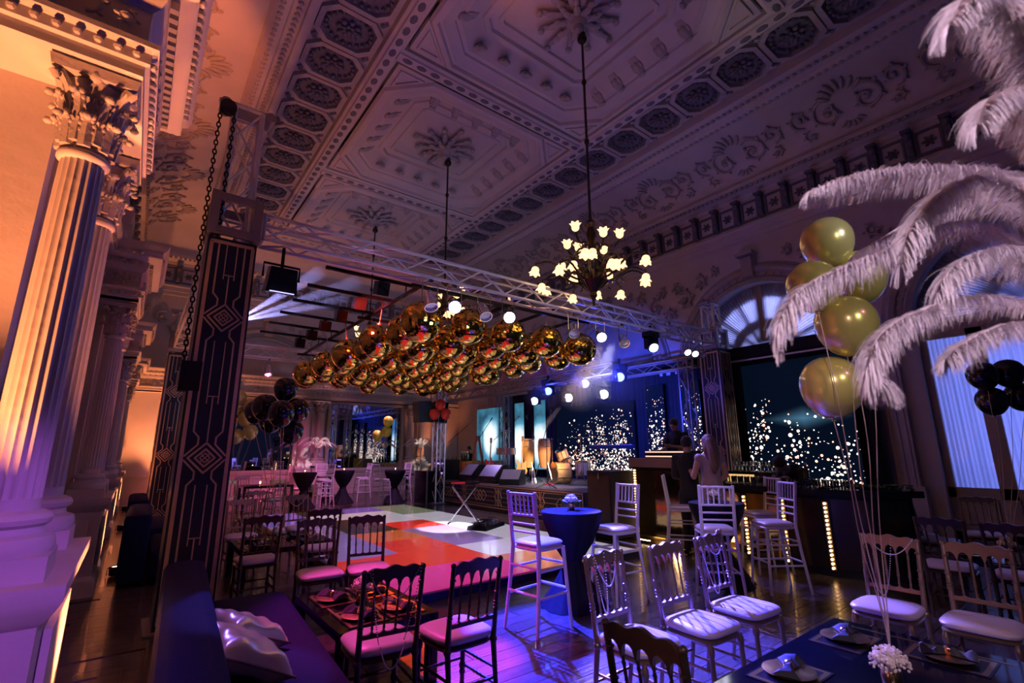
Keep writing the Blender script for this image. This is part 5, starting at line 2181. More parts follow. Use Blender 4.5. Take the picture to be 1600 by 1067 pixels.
# ================================================================== FEATHERS
def bez(pts, n):
    """Catmull-Rom through control points"""
    P = [Vector(p) for p in pts]
    P = [P[0] * 2 - P[1]] + P + [P[-1] * 2 - P[-2]]
    out = []
    m = len(P) - 3
    for i in range(n + 1):
        u = i / n * m
        k = min(int(u), m - 1)
        t = u - k
        a, b, c, d = P[k:k + 4]
        out.append(.5 * ((2 * b) + (c - a) * t + (2 * a - 5 * b + 4 * c - d) * t * t + (3 * b - a - 3 * c + d) * t ** 3))
    return out


def feather(mbx, path, blen, nb, seed, wid=.0014, droop=1.0):
    nb = int(nb * 1.8)
    rr = random.Random(seed)
    pts = bez(path, 40)
    mbx.tube(pts, [.0035 * (1 - .8 * i / 40) for i in range(41)], 5)
    vs, fs = [], []
    for k in range(nb):
        u = (k + rr.random()) / nb
        i = min(39, int(u * 40))
        p = pts[i].lerp(pts[i + 1], u * 40 - i)
        t = (pts[i + 1] - pts[i]).normalized()
        side = 1 if k % 2 else -1
        hz = t.cross(Vector((0, 0, 1)))
        if hz.length < .1:
            hz = Vector((1, 0, 0))
        hz.normalize()
        dn = Vector((0, 0, -1))
        env = min(1, .45 + 2.2 * u) * (1 - .45 * max(0, u - .75) / .25)
        ln_ = blen * env * rr.uniform(.6, 1.1)
        d0 = (hz * side * rr.uniform(.4, 1.0) + t * rr.uniform(.2, .7) + Vector((0, 0, rr.uniform(-.3, .45)))).normalized()
        q = p.copy()
        d = d0
        prev = None
        n0 = len(vs)
        nseg = 5
        wv = t.cross(d0)
        if wv.length < .1:
            wv = Vector((0, 0, 1))
        wv.normalize()
        for j in range(nseg + 1):
            f = j / nseg
            w = wid * (1 - .75 * f)
            vs.append(q + wv * w)
            vs.append(q - wv * w)
            d = (d + dn * .42 * droop * rr.uniform(.6, 1.3) + t * rr.uniform(-.05, .16)).normalized()
            q = q + d * ln_ / nseg
        for j in range(nseg):
            a = n0 + 2 * j
            fs.append((a, a + 1, a + 3, a + 2))
    mbx.add(vs, fs)


FP = [([(1.88, .05, 2.22), (1.73, .12, 2.31), (1.53, .23, 2.31), (1.35, .33, 2.27), (1.24, .4, 2.22)], .085, 1500),
      ([(1.83, .07, 2.09), (1.57, .19, 2.15), (1.36, .31, 2.06), (1.18, .41, 1.97), (1.12, .45, 1.9), (1.11, .47, 1.83)], .095, 1500),
      ([(1.77, .09, 1.94), (1.49, .18, 1.94), (1.32, .26, 1.89), (1.22, .31, 1.83), (1.2, .33, 1.76), (1.23, .32, 1.72)], .085, 1500),
      ([(1.80, .08, 1.88), (1.58, .13, 1.88), (1.45, .17, 1.85), (1.36, .21, 1.81), (1.32, .23, 1.78)], .07, 1100),
      ([(2.18, .07, 2.26), (2.01, .18, 2.36), (1.83, .31, 2.29), (1.7, .39, 2.21), (1.65, .44, 2.17)], .10, 1000),
      ([(1.60, .02, 2.05), (1.36, .0, 2.26), (1.20, .01, 2.37), (1.07, .05, 2.38), (1.0, .08, 2.30)], .10, 1500),
      ([(1.64, .0, 2.17), (1.43, .01, 2.25), (1.3, .04, 2.28), (1.21, .07, 2.25), (1.17, .09, 2.19)], .09, 1200),
      ([(1.80, .03, 2.1), (1.60, .10, 2.24), (1.44, .18, 2.20), (1.34, .24, 2.10), (1.31, .27, 2.0)], .10, 1300),
      ([(1.80, .06, 2.0), (1.55, .12, 2.05), (1.42, .2, 2.0), (1.38, .25, 1.9)], .09, 1200)]
t = thing('feather_centerpiece', 'white ostrich feather centrepiece at the right edge of the picture', 'centerpiece', (1.85, .05, 0))
for i, (pth, bl, nb) in enumerate(FP):
    mb = MB()
    feather(mb, [tuple(Vector(p) - Vector((1.85, .05, 0))) for p in pth], bl, nb, 10 + i)
    mb.build('feather', FEATHER, t, smooth=0)
mb = MB()
mb.lathe([(.09, .46), (.10, .48), (.03, .52), (.022, .8), (.02, 1.4), (.03, 1.7), (.055, 1.84), (.07, 1.92), (.06, 1.96)], 24)
mb.build('tall_vase', GLASS, t)
mb = MB()
mb.sphere((0, 0, 1.98), .085, 14, 10, (1, 1, .8))
mb.build('foam_ball', FEATHER, t)
low_table(1.62, 2.3, -.35, .40, TZ, 'low black table under the feather centrepiece at the right picture edge')


def far_feathers(x, y, z, label, mats=FEATHER):
    t = thing('feather_centerpiece', label, 'centerpiece', (x, y, 0), 0, 'feather centrepieces at the far wall')
    for k in range(11):
        a = 2 * pi * k / 11 + .2
        rr = .42 + .08 * (k % 3)
        hz = .34 if k % 2 else .20
        mb = MB()
        feather(mb, [(0, 0, z), (.4 * rr * cos(a), .4 * rr * sin(a), z + hz), (.8 * rr * cos(a), .8 * rr * sin(a), z + hz * .95), (1.2 * rr * cos(a), 1.2 * rr * sin(a), z + hz * .3)], .11, 130, 50 + k, .006)
        mb.build('feather', mats, t, smooth=0)
    mb = MB()
    mb.lathe([(.10, .75), (.11, .77), (.025, .8), (.02, 1.2), (.02, z - .12), (.05, z - .03), (.04, z)], 18)
    mb.build('tall_vase', GLASS, t)
    return t


far_feathers(5.15, 18.0, 1.72, 'white feather centrepiece before the pink-lit far column')
far_feathers(8.95, 17.6, 1.72, 'white feather centrepiece before the amber-lit far columns')
low_table(4.75, 5.55, 17.6, 18.4, .75, 'black table carrying the left far feather centrepiece')
low_table(8.55, 9.35, 17.2, 18.0, .75, 'black table carrying the right far feather centrepiece')
spot('feather_pin_1', (6.0, 13.6, 3.7), (5.15, 18.0, 1.8), (1.0, .88, .78), 800, 8, .4, .05)
spot('feather_pin_2', (7.2, 14.4, 3.7), (8.95, 17.6, 1.8), (1.0, .82, .66), 800, 8, .4, .05)

# ================================================================== STAGE
SX, SY0, SY1, SZ = 7.88, 7.72, 14.85, .69
st = thing('stage', 'band stage with a black front decorated with gold diamonds', 'stage', (0, 0, 0))
mb = MB()
mb.bx(SX, 11.5, SY0, SY1, .02, SZ)
mb.build('deck', mat('stage_carpet', (.10, .095, .13), .55, bump=.1, var=.2), st, smooth=0)
mb = MB()
mb.bx(SX - .03, SX - .002, SY0 - .02, SY1, .01, SZ - .01)
fp = mb.build('front_panel', NAVY, st, smooth=0)


def sl(pts, r=.008):
    mbx = MB()
    for (y0, z0), (y1, z1) in zip(pts[:-1], pts[1:]):
        L_ = sqrt((y1 - y0) ** 2 + (z1 - z0) ** 2)
        mbx.box((SX - .036, (y0 + y1) / 2, (z0 + z1) / 2), (.012, L_ + r, r * 2), rx=atan2(z1 - z0, y1 - y0))
    return mbx


def line_part(pts, r=.008):
    return sl(pts, r).build('gold_line', GOLDP, fp, smooth=0)


line_part([(SY0, .10), (SY0, .66), (SY1, .66), (SY1, .10), (SY0, .10)], .012)
line_part([(SY0 + .08, .16), (SY0 + .08, .61), (SY1 - .08, .61), (SY1 - .08, .16), (SY0 + .08, .16)], .006)
for z in (.27, .385, .50):
    line_part([(SY0 + .1, z), (SY1 - .1, z)], .004)
for k in range(8):
    yc = SY0 + .55 + k * .86
    if k % 2:
        for o_ in (0, .12):
            line_part([(yc - .14, .16 + 0 * o_), (yc + .14 - o_ * .2, .385 - .06), (yc, .61 - o_), (yc - .14 + o_ * .2, .385 - .06)][0:0] or [(yc - .16 + o_, .16), (yc + .16 - o_, .61)], .006)
            line_part([(yc + .16 - o_, .16), (yc - .16 + o_, .61)], .006)
        line_part([(yc - .16, .385), (yc - .08, .5), (yc, .385), (yc - .08, .27), (yc - .16, .385)], .006)
        line_part([(yc + .16, .385), (yc + .08, .5), (yc, .385), (yc + .08, .27), (yc + .16, .385)], .006)
    else:
        for o_ in (-.16, 0, .16):
            line_part([(yc + o_ - .15, .385), (yc + o_, .53), (yc + o_ + .15, .385), (yc + o_, .24), (yc + o_ - .15, .385)], .006)

# backdrop drapes and screens
def drape(x, y0, y1, z0, z1, label, group='black stage drapes'):
    n = int((y1 - y0) / .045)
    mb = MB()
    vs, fs = [], []
    for i in range(n + 1):
        o_ = .04 * sin(i * 1.15) + .02 * sin(i * .37)
        y = y0 + (y1 - y0) * i / n
        vs += [(x + o_, y, z0), (x + o_ * .8, y, z1)]
    for i in range(n):
        fs.append((2 * i, 2 * i + 2, 2 * i + 3, 2 * i + 1))
    mb.add(vs, fs)
    return tag(mb.build('stage_drape', TUBEG, smooth=60), label, 'drape', group)


drape(11.52, 3.1, 15.0, .02, 3.9, 'long black pleated drape behind the stage screens')
t = thing('drape_rail', 'black pelmet and metal rail along the top of the stage drape', 'rail', (0, 0, 0))
mb = MB()
mb.bx(11.28, 11.5, 3.0, 15.0, 3.72, 4.0)
mb.build('pelmet', TUBEG, t, smooth=0)
mb = MB()
mb.tube([(11.22, 2.9, 3.66), (11.22, 15.0, 3.66)], .025, 8)
mb.build('rail', ALU, t)


def screen(xc, yc, z0, w, h, m_, label, group='stage screens'):
    t = thing('led_screen', label, 'screen', (xc, yc, z0), -pi / 2, group)
    mb = MB()
    mb.box((0, .035, h / 2), (w + .04, .06, h + .04))
    mb.build('cabinet', BLACK, t, smooth=0)
    mb = MB()
    mb.box((0, 0, h / 2), (w, .008, h))
    mb.build('display', m_, t, smooth=0)
    # seams between panels are hidden by the picture; feet hold it up
    mb = MB()
    for s in (-1, 1):
        mb.box((s * (w / 2 - .08), .04, -z0 / 2 + .0), (.05, .05, max(.05, z0)))
    mb.build('stand', BLACK, t, smooth=0)
    return t


screen(11.36, 10.65, .95, 3.3, 2.05, LED_MAIN, 'wide screen of golden sparks behind the drum kit')
screen(11.36, 8.24, 1.0, .56, 2.35, LED_STRIP, 'narrow upright screen of sparks left of the DJ')
screen(11.36, 7.15, 1.0, .56, 2.35, LED_STRIP, 'narrow upright screen of sparks right of the DJ')
screen(11.40, 4.62, .80, 2.2, 2.75, LED_BIG, 'big night-blue spark screen behind the bar')
screen(11.36, 13.17, .95, .62, 2.4, LED_STAR, 'narrow pale blue screen above the congas, right one')
screen(11.36, 14.35, .95, .55, 2.4, LED_STAR, 'narrow pale blue screen above the congas, left one')
screen(11.40, 16.3, 1.2, 2.0, 2.1, LED_STAR, 'pale blue star screen at the far left of the stage')

# congas
def conga(x, y, label, m_):
    t = thing('conga', label, 'drum', (x, y, SZ), 0, 'congas on the stage')
    mb = MB()
    mb.lathe([(.115, .42), (.15, .55), (.175, .75), (.185, .92), (.175, 1.08), (.155, 1.20), (.15, 1.22)], 28)
    b_ = mb.build('shell', m_, t)
    mb = MB()
    mb.lathe([(.145, 1.215), (.15, 1.235), (.10, 1.24), (.01, 1.24)], 28)
    mb.build('skin', DRUMH, t)
    mb = MB()
    mb.lathe([(.158, 1.17), (.17, 1.175), (.172, 1.19), (.158, 1.195)], 28)
    mb.lathe([(.166, 1.0), (.186, 1.005), (.184, 1.02), (.166, 1.02)], 28)
    for k in range(6):
        a = 2 * pi * k / 6
        mb.tube([(.172 * cos(a), .172 * sin(a), 1.18), (.19 * cos(a), .19 * sin(a), 1.02), (.185 * cos(a), .185 * sin(a), .9)], .009, 6)
    mb.build('hardware', CHROME, t)
    for k in range(3):
        a = 2 * pi * k / 3 + .5
        mb = MB()
        mb.tube([(.12 * cos(a), .12 * sin(a), .62), (.34 * cos(a), .34 * sin(a), .012)], .014, 6)
        mb.build('stand_leg', CHROME, t)
    return t


conga(9.15, 11.15, 'tall amber conga on a stand, the left one', WOODL)
conga(9.25, 10.55, 'tall reddish conga on a stand, the right one', WOODD)
t = thing('timbales', 'pair of timbales with cymbal left of the congas', 'drum', (9.05, 12.1, SZ), 0)
for s in (-1, 1):
    mb = MB()
    mb.lathe([(.17, .78), (.18, .79), (.18, .98), (.17, .985), (.02, .985)], 24, (0, s * .20, 0))
    mb.build('shell', CHROME, t)
for k in range(3):
    a = 2 * pi * k / 3
    mb = MB()
    mb.tube([(0, 0, .5), (.32 * cos(a), .32 * sin(a), .01)], .014, 6)
    mb.build('leg', CHROME, t)
mb = MB()
mb.tube([(0, 0, .3), (0, 0, 1.5)], .014, 6)
mb.tube([(0, -.2, .8), (0, .2, .8)], .014, 6)
mb.build('pole', CHROME, t)
mb = MB()
mb.lathe([(.18, 1.49), (.05, 1.515), (.03, 1.53), (.01, 1.53)], 24)
mb.build('cymbal', mat('violet_lit_cymbal', (.6, .5, .5), .3, metal=.8, var=.1), t)

# drum kit
dk = thing('drum_kit', 'amber drum kit with cymbals in the middle of the stage', 'drum kit', (9.40, 10.05, SZ), 0)
ax = Vector((-.93, .36, 0)).normalized()


def drum(name, c, r, d, axis, m_, parent=dk, head=DRUMH):
    mb = MB()
    mb.lathe([(r, -d / 2), (r, d / 2)], 30, c, axis=axis)
    b_ = mb.build(name, m_, parent)
    mb = MB()
    for s in (-1, 1):
        mb.lathe([(r + .002, s * d / 2 - .02), (r + .016, s * d / 2 - .018), (r + .016, s * d / 2 + .012), (r - .006, s * d / 2 + .012)], 30, c, axis=axis)
    mb.build('hoop', CHROME if head is DRUMH else GOLDT, b_)
    mb = MB()
    mb.lathe([(r - .004, d / 2 - .002), (r - .004, d / 2 + .004)], 30, c, axis=axis)
    h_ = mb.build('head', head, b_)
    q = MB()
    Q = Vector((0, 0, 1)).rotation_difference(Vector(axis)).to_matrix()
    for k in range(8):
        a = 2 * pi * k / 8
        o_ = Q @ Vector(((r + .012) * cos(a), (r + .012) * sin(a), 0))
        q.tube([Vector(c) + o_ - Vector(axis) * d * .42, Vector(c) + o_ + Vector(axis) * d * .42], .008, 5)
    q.build('lugs', CHROME, b_)
    return b_


drum('bass_drum', (0, 0, .30), .28, .42, ax, WOODL, head=mat('black_drum_head', (.012, .012, .016), .3, var=.2))
drum('rack_tom', (.05, -.02, .80), .15, .24, Vector((-.35, .1, .93)).normalized(), WOODL)
drum('floor_tom', (.45, -.42, .42), .20, .38, Vector((0, 0, 1)), WOODL)
drum('snare', (.42, .22, .62), .18, .14, Vector((-.1, 0, 1)).normalized(), WOODL)
for (x, y, z, r) in ((.25, -.55, 1.25, .24), (.15, .5, 1.2, .20), (.5, .55, .95, .17)):
    mb = MB()
    mb.lathe([(r, z - .01), (.05, z + .012), (.03, z + .03), (.01, z + .03)], 28, (x, y, 0))
    mb.build('cymbal', BRASS, dk)
    mb = MB()
    mb.tube([(x, y, .3), (x, y, z + .06)], .010, 6)
    for k in range(3):
        a = 2 * pi * k / 3 + x
        mb.tube([(x, y, .35), (x + .26 * cos(a), y + .26 * sin(a), .012)], .010, 6)
    mb.build('cymbal_stand', CHROME, dk)
mb = MB()
mb.tube([(.02, 0, .56), (.03, 0, .72)], .014, 6)
for s in (-1, 1):
    mb.tube([(-.1, s * .2, .2), (-.2, s * .34, .01)], .01, 6)
mb.build('spurs', CHROME, dk)
mb = MB()
mb.box((-.42, .06, .02), (.22, .14, .04))
mb.build('pedal', REDP, dk)

# guitars
def guitar(x, y, rz, label, m_):
    t = thing('electric_guitar', label, 'guitar', (x, y, SZ), rz, 'guitars on the stage')
    out = [(-.02, -.20), (-.13, -.17), (-.17, -.06), (-.13, .04), (-.15, .14), (-.17, .22), (-.12, .22), (-.07, .14), (0, .12), (.05, .14), (.10, .19), (.13, .16), (.12, .08), (.12, 0), (.16, -.08), (.12, -.17)]
    mb = MB()
    mb.prism(out, Tm((0, .02, .42), (1, 0, 0), (0, .18, .98), (0, -.98, .18)), .045)
    mb.build('body', m_, t)
    mb = MB()
    mb.tube([(0, -.02, .42), (0, .02, .60), (0, .12, 1.16)], [.022, .024, .02], 6)
    mb.box((0, .135, 1.23), (.07, .02, .16))
    mb.build('neck', mat('maple_neck', (.45, .28, .12), .4, var=.2), t)
    mb = MB()
    for s in (-1, 1):
        mb.tube([(0, .12, .7), (s * .16, .20, .012)], .010, 6)
        mb.tube([(s * .05, .02, .24), (s * .05, -.06, .22)], .010, 6)
    mb.tube([(0, .12, .7), (0, .05, .2), (0, -.10, .012)], .010, 6)
    mb.tube([(-.05, .03, .24), (.05, .03, .24)], .010, 6)
    mb.build('stand', BLACK, t)
    return t


guitar(8.75, 10.95, -.9, 'amber electric guitar on a stand before the congas', WOODL)
guitar(9.0, 12.9, -.9, 'dark red electric guitar at the far side of the stage', REDP)
t = thing('cowbell_tube', 'upright silver tube standing between the congas', 'percussion', (8.95, 10.75, SZ))
mb = MB()
mb.lathe([(.07, 0), (.075, .02), (.075, .36), (.07, .38), (.06, .38)], 20)
mb.build('tube', CHROME, t)


def wedge(x, y, rz, label, s=1.0):
    t = thing('stage_monitor', label, 'loudspeaker', (x, y, SZ), rz, 'stage monitors')
    pr_ = [(-.22, 0), (.22, 0), (.22, .14), (-.02, .40), (-.22, .40)]
    mb = MB()
    mb.prism([(a * s, b * s) for a, b in pr_], Tm((-.3 * s, 0, 0), (0, -1, 0), (0, 0, 1), (1, 0, 0))if False else Tm((.3 * s, 0, 0), (0, 1, 0), (0, 0, 1), (-1, 0, 0)) @ Matrix.Identity(4), -.6 * s if False else .6 * s)
    b_ = mb.build('cabinet', BLACK, t, smooth=0)
    mb = MB()
    mb.box((0, .10 * s, .275 * s), (.54 * s, .33 * s, .012), rx=-.825)
    mb.build('grille', STEEL, t, smooth=0)
    return t


wedge(8.25, 10.75, pi / 2 + .5, 'wedge stage monitor with a bright blue face at the stage edge')
wedge(8.3, 11.7, pi / 2 + .1, 'large dark wedge monitor at the stage edge, middle one', 1.25)
wedge(8.35, 12.9, pi / 2, 'large dark wedge monitor at the stage edge, far one', 1.25)


def mic_stand(x, y, z0, h, rz, label, boom=True):
    t = thing('microphone_stand', label, 'microphone', (x, y, z0), rz, 'microphone stands')
    for k in range(3):
        a = 2 * pi * k / 3
        mb = MB()
        mb.tube([(0, 0, .12), (.30 * cos(a), .30 * sin(a), .012)], .011, 6)
        mb.build('leg', BLACK, t)
    mb = MB()
    mb.tube([(0, 0, .10), (0, 0, h)], .011, 6)
    mb.sphere((0, 0, h), .022, 8, 6)
    mb.build('pole', BLACK, t)
    mb = MB()
    a, b = Vector((-.32, 0, h - .28)), Vector((.42, 0, h + .36))
    mb.tube([a, b], .009, 6)
    mb.build('boom', BLACK, t)
    mb = MB()
    d = (b - a).normalized()
    mb.tube([b, b + d * .16], [.014, .02], 8)
    mb.sphere(b + d * .18, .028, 10, 8)
    mb.build('microphone', STEEL, t)
    return t


mic_stand(8.15, 9.2, SZ, 1.45, .6, 'tall boom microphone stand at the near stage edge')
mic_stand(8.4, 13.9, SZ, 1.45, -.5, 'boom microphone stand at the far end of the stage')
mic_stand(9.3, 12.6, SZ, 1.5, -.3, 'boom microphone stand beside the timbales')
mic_stand(9.6, 11.5, SZ, 1.5, 1.2, 'boom microphone stand behind the congas')
mic_stand(9.0, 13.3, SZ, 1.5, .4, 'boom microphone stand beside the A-shaped easel')

# A-shaped easel
t = thing('a_frame_easel', 'pink A-shaped folding easel at the far end of the stage', 'easel', (9.1, 13.75, SZ), -.9)
for s in (-1, 1):
    mb = MB()
    mb.box((s * .13, 0, .78), (.07, .05, 1.24), ry=s * -.17)
    mb.build('leg', mat('rose_wood_%d' % (s + 2), (.40, .14, .14), .5, var=.2), t, smooth=0)
mb = MB()
mb.box((0, 0, .5), (.3, .03, .05))
mb.build('crossbar', WOODD, t, smooth=0)
for s in (-1, 1):
    mb = MB()
    mb.box((s * .19, 0, .08), (.07, .05, .16), ry=s * -.17)
    mb.build('foot', BLACK, t, smooth=0)

# boxes and crates with bottles at the far left of the stage
def crate(x0, x1, y0, y1, z0, z1, m_, label, lines=None):
    t = thing('crate', label, 'crate', ((x0 + x1) / 2, (y0 + y1) / 2, z0), 0, 'boxes at the far end of the stage')
    w, d, h = x1 - x0, y1 - y0, z1 - z0
    mb = MB()
    mb.box((0, 0, h / 2), (w, d, h))
    mb.build('body', m_, t, smooth=0)
    for sx in (-1, 1):
        for sy in (-1, 1):
            mb = MB()
            mb.box((sx * w / 2, sy * d / 2, h / 2), (.03, .03, h + .01))
            mb.build('corner_rail', STEEL, t, smooth=0)
    if lines:
        for z in lines:
            for nm, a in (('violet_strip', 0),):
                mb = MB()
                mb.box((-w / 2 - .006, 0, h * z), (.012, d * .82, .05))
                mb.build('light_strip', G_PURP, t, smooth=0)
    return t


crate(7.35, 7.8, 13.95, 14.8, .0, .98, BLACK, 'black flight case standing beside the far end of the stage')
crate(8.0, 8.6, 14.05, 14.75, SZ, 1.32, BLACK, 'black amplifier rack with two violet light strips', (.32, .80))
crate(8.7, 9.2, 13.85, 14.3, SZ, 1.25, mat('yellow_crate', (.45, .40, .05), .5, var=.15), 'olive yellow crate on the far end of the stage')
crate(9.3, 9.8, 13.45, 14.1, SZ, 1.22, mat('brown_crate', (.22, .12, .10), .5, var=.15), 'brown slatted crate on the far end of the stage')
crate(9.3, 10.1, 15.3, 16.8, 0, 1.05, mat('cream_counter', (.55, .48, .42), .5, var=.1), 'cream bar counter beyond the stage')
mb = None


def bottle(x, y, z, label, group, s=1.0):
    t = thing('bottle', label, 'bottle', (x, y, z), 0, group)
    mb = MB()
    mb.lathe([(.034 * s, 0), (.038 * s, .01), (.038 * s, .19 * s), (.014 * s, .24 * s), (.013 * s, .30 * s)], 12)
    mb.build('glass_body', WINEG, t)
    mb = MB()
    mb.lathe([(.015 * s, .285 * s), (.016 * s, .32 * s), (.008 * s, .322 * s)], 10)
    mb.build('cap', GOLDT, t)
    return t


for k in range(9):
    bottle(8.75 + .05 * (k % 3), 13.88 + .05 * k, 1.25, 'dark bottle standing on the olive crate, %s from the near side' % ordn[k], 'bottles on the olive crate')
for k in range(8):
    bottle(9.5 + .1 * (k % 2), 15.45 + .16 * k, 1.05, 'bottle on the cream counter beyond the stage, %s from the near side' % ordn[k], 'bottles on the cream counter')

# keyboard on an X stand on stage, and the keyboard stand with pedals on the dance floor
def x_stand(x, y, z0, rz, h, label, top_m, top, cat='keyboard stand'):
    t = thing('keyboard_stand', label, cat, (x, y, z0), rz, 'keyboard stands')
    for s in (-1, 1):
        for o_ in (-.05, .05):
            mb = MB()
            mb.tube([(-.30 * s, o_, .03), (.26 * s, o_, h - .04)], .016, 6)
            mb.build('cross_leg', STEEL, t)
    mb = MB()
    for s in (-1, 1):
        mb.tube([(s * .30, -.22, .018), (s * .30, .22, .018)], .018, 6)
        mb.tube([(s * .26, -.20, h - .03), (s * .26, .20, h - .03)], .018, 6)
    mb.sphere((0, 0, h / 2), .035, 10, 8)
    mb.build('feet_and_arms', BLACK, t)
    return t


kb = x_stand(9.55, 8.32, SZ, -.86, .93, 'black X stand carrying the keyboard on the stage', None, None)
t = thing('keyboard', 'blue-lit keyboard on its X stand before the spark screen', 'keyboard', (9.55, 8.32, SZ + .93), -.86)
mb = MB()
mb.box((0, 0, .05), (1.15, .32, .09))
mb.build('case', mat('blue_black_case', (.02, .025, .09), .35, var=.1), t, smooth=0)
for k in range(36):
    mb_ = MB().box((-.50 + k * .0286, -.07, .10), (.026, .15, .012))
    mb_.build('white_key', WHITEP, t, smooth=0)
x_stand(5.75, 9.2, .098, -.66, .78, 'bare folded keyboard stand at the dance floor edge before the stage', None, None)
t = thing('small_keyboard', 'small red and black synthesizer lying on the bare stand', 'keyboard', (5.75, 9.2, .885), -.66)
mb = MB()
mb.box((0, 0, .035), (.62, .26, .06))
mb.build('case', BLACK, t, smooth=0)
mb = MB()
mb.box((-.12, -.132, .04), (.3, .006, .04))
mb.build('red_panel', REDP, t, smooth=0)
mb = MB()
for k in range(5):
    pts = [(.1 + .03 * k + .08 * cos(q * .9 + k), .02 + .08 * sin(q * .8 + k), .07 + .05 * abs(sin(q * .9 + k * .5))) for q in range(8)]
    mb.tube(pts, .007, 5)
mb.build('cables', CABLE, t)
t = thing('pedal_board', 'flat black pedal board lying on the dance floor', 'pedal board', (5.75, 8.35, .098), .5)
mb = MB()
mb.box((0, 0, .04), (.85, .42, .07), taper=.95)
mb.build('board', BLACK, t, smooth=0)
for k in range(8):
    mb = MB()
    mb.box((-.32 + .09 * k, .05 * (-1) ** k, .10), (.07, .11, .05), rz=.1 * k)
    mb.build('pedal', STEEL if k % 2 else BLACK, t, smooth=0)
mb = MB()
for k in range(4):
    mb.tube([(-.4 + .08 * q, .12 * sin(q * 1.1 + k * 1.6), .13 + .03 * cos(q + k)) for q in range(11)], .008, 5)
mb.build('cables', CABLE, t)

# loudspeakers
t = thing('subwoofer', 'tall black loudspeaker box between the stage and the mirrored booth', 'loudspeaker', (7.30, 6.42, 0))
mb = MB()
mb.box((0, 0, .62), (.66, .60, 1.18))
mb.build('cabinet', mat('black_textured_paint', (.016, .018, .028), .5, bump=.2, bscale=120, spec=.15, var=.2), t, smooth=0)
mb = MB()
mb.box((-.335, 0, .62), (.012, .54, 1.08))
mb.build('grille', STEEL if False else BLACK, t, smooth=0)
for s in (-1, 1):
    mb = MB()
    mb.box((s * .24, 0, .015), (.08, .5, .03))
    mb.build('skid', BLACK, t, smooth=0)
mb = MB()
mb.tube([(-.345, -.02, 1.06), (-.365, -.02, 1.08), (-.365, -.02, 1.15), (-.345, -.02, 1.17)], .008, 6)
mb.build('handle', CHROME, t)
t = thing('hanging_speaker', 'black loudspeaker pair hanging at the far end under the mirror balls', 'loudspeaker', (7.0, 13.2, 2.75))
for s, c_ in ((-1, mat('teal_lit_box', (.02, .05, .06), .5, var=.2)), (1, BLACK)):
    mb = MB()
    mb.box((s * .28, 0, 0), (.42, .4, .62), ry=s * .08)
    mb.build('cabinet', c_, t, smooth=0)
mb = MB()
mb.tube([(0, 0, .25), (0, 0, 1.3)], .02, 8)
mb.tube([(-.3, 0, .3), (.3, 0, .3)], .02, 8)
mb.build('bracket', STEEL, t)

# ================================================================== DJ BOOTH, BAR
def bulb_strip(parent, x, y, z0, z1, n):
    mb = MB()
    mb.box((x + .012, y, (z0 + z1) / 2), (.02, .07, z1 - z0))
    s_ = mb.build('bulb_strip', GOLDT, parent, smooth=0)
    for k in range(n):
        mb = MB()
        z = z0 + (z1 - z0) * (k + .5) / n
        mb.sphere((x - .012, y, z), .016, 8, 6)
        mb.build('bulb', G_BULB, s_)


bo = thing('dj_booth', 'mirrored gold DJ booth edged with warm bulbs', 'DJ booth', (0, 0, 0))
mb = MB()
mb.bx(7.62, 8.25, 5.0, 6.12, 0, 1.28)
mb.build('body', BLACK, bo, smooth=0)
mb = MB()
mb.bx(7.605, 7.62, 5.06, 6.06, .12, 1.22)
mb.build('mirror_front', AMBERG, bo, smooth=0)
mb = MB()
mb.bx(7.55, 8.3, 4.95, 6.17, 1.28, 1.44)
mb.build('counter', mat('booth_counter', (.20, .13, .12), .4, var=.15), bo, smooth=0)
for y in (5.04, 6.08):
    bulb_strip(bo, 7.60, y, .10, 1.24, 24)
mb = MB()
mb.bx(7.58, 7.62, 5.0, 6.12, .0, .08)
mb.build('kick_rail', GOLDT, bo, smooth=0)
t = thing('dj_console', 'DJ console with two pale pink edge lights on the booth', 'DJ console', (7.95, 5.45, 1.44))
mb = MB()
mb.box((0, 0, .07), (.5, .86, .14))
mb.build('case', BLACK, t, smooth=0)
for z in (.035, .115):
    mb = MB()
    mb.box((-.255, 0, z), (.012, .84, .022))
    mb.build('edge_light', G_PINK, t, smooth=0)
for s in (-1, 1):
    mb = MB()
    mb.lathe([(.11, .14), (.11, .155), (.03, .16)], 20, (0, s * .25, 0))
    mb.build('platter', STEEL, t)
t = thing('dj_platform', 'low black platform behind the mirrored booth', 'platform', (0, 0, 0))
mb = MB()
mb.bx(8.3, 9.6, 5.0, 6.5, .0, .46)
mb.build('deck', BLACK, t, smooth=0)
mb = MB()
mb.bx(8.28, 8.3, 5.0, 6.5, .40, .46)
mb.build('edge', STEEL, t, smooth=0)
point('booth_glow', (7.2, 5.0, .12), (1.0, .55, .2), 5, .05)
# amber glow at the foot of the booth
t = thing('floor_strip_light', 'small amber light lying at the foot of the mirrored booth', 'floor light', (7.35, 5.75, 0))
mb = MB()
mb.box((0, 0, .02), (.06, .26, .04))
mb.build('housing', BLACK, t, smooth=0)
mb = MB()
mb.box((0, 0, .042), (.04, .22, .008))
mb.build('lens', G_AMBER, t, smooth=0)

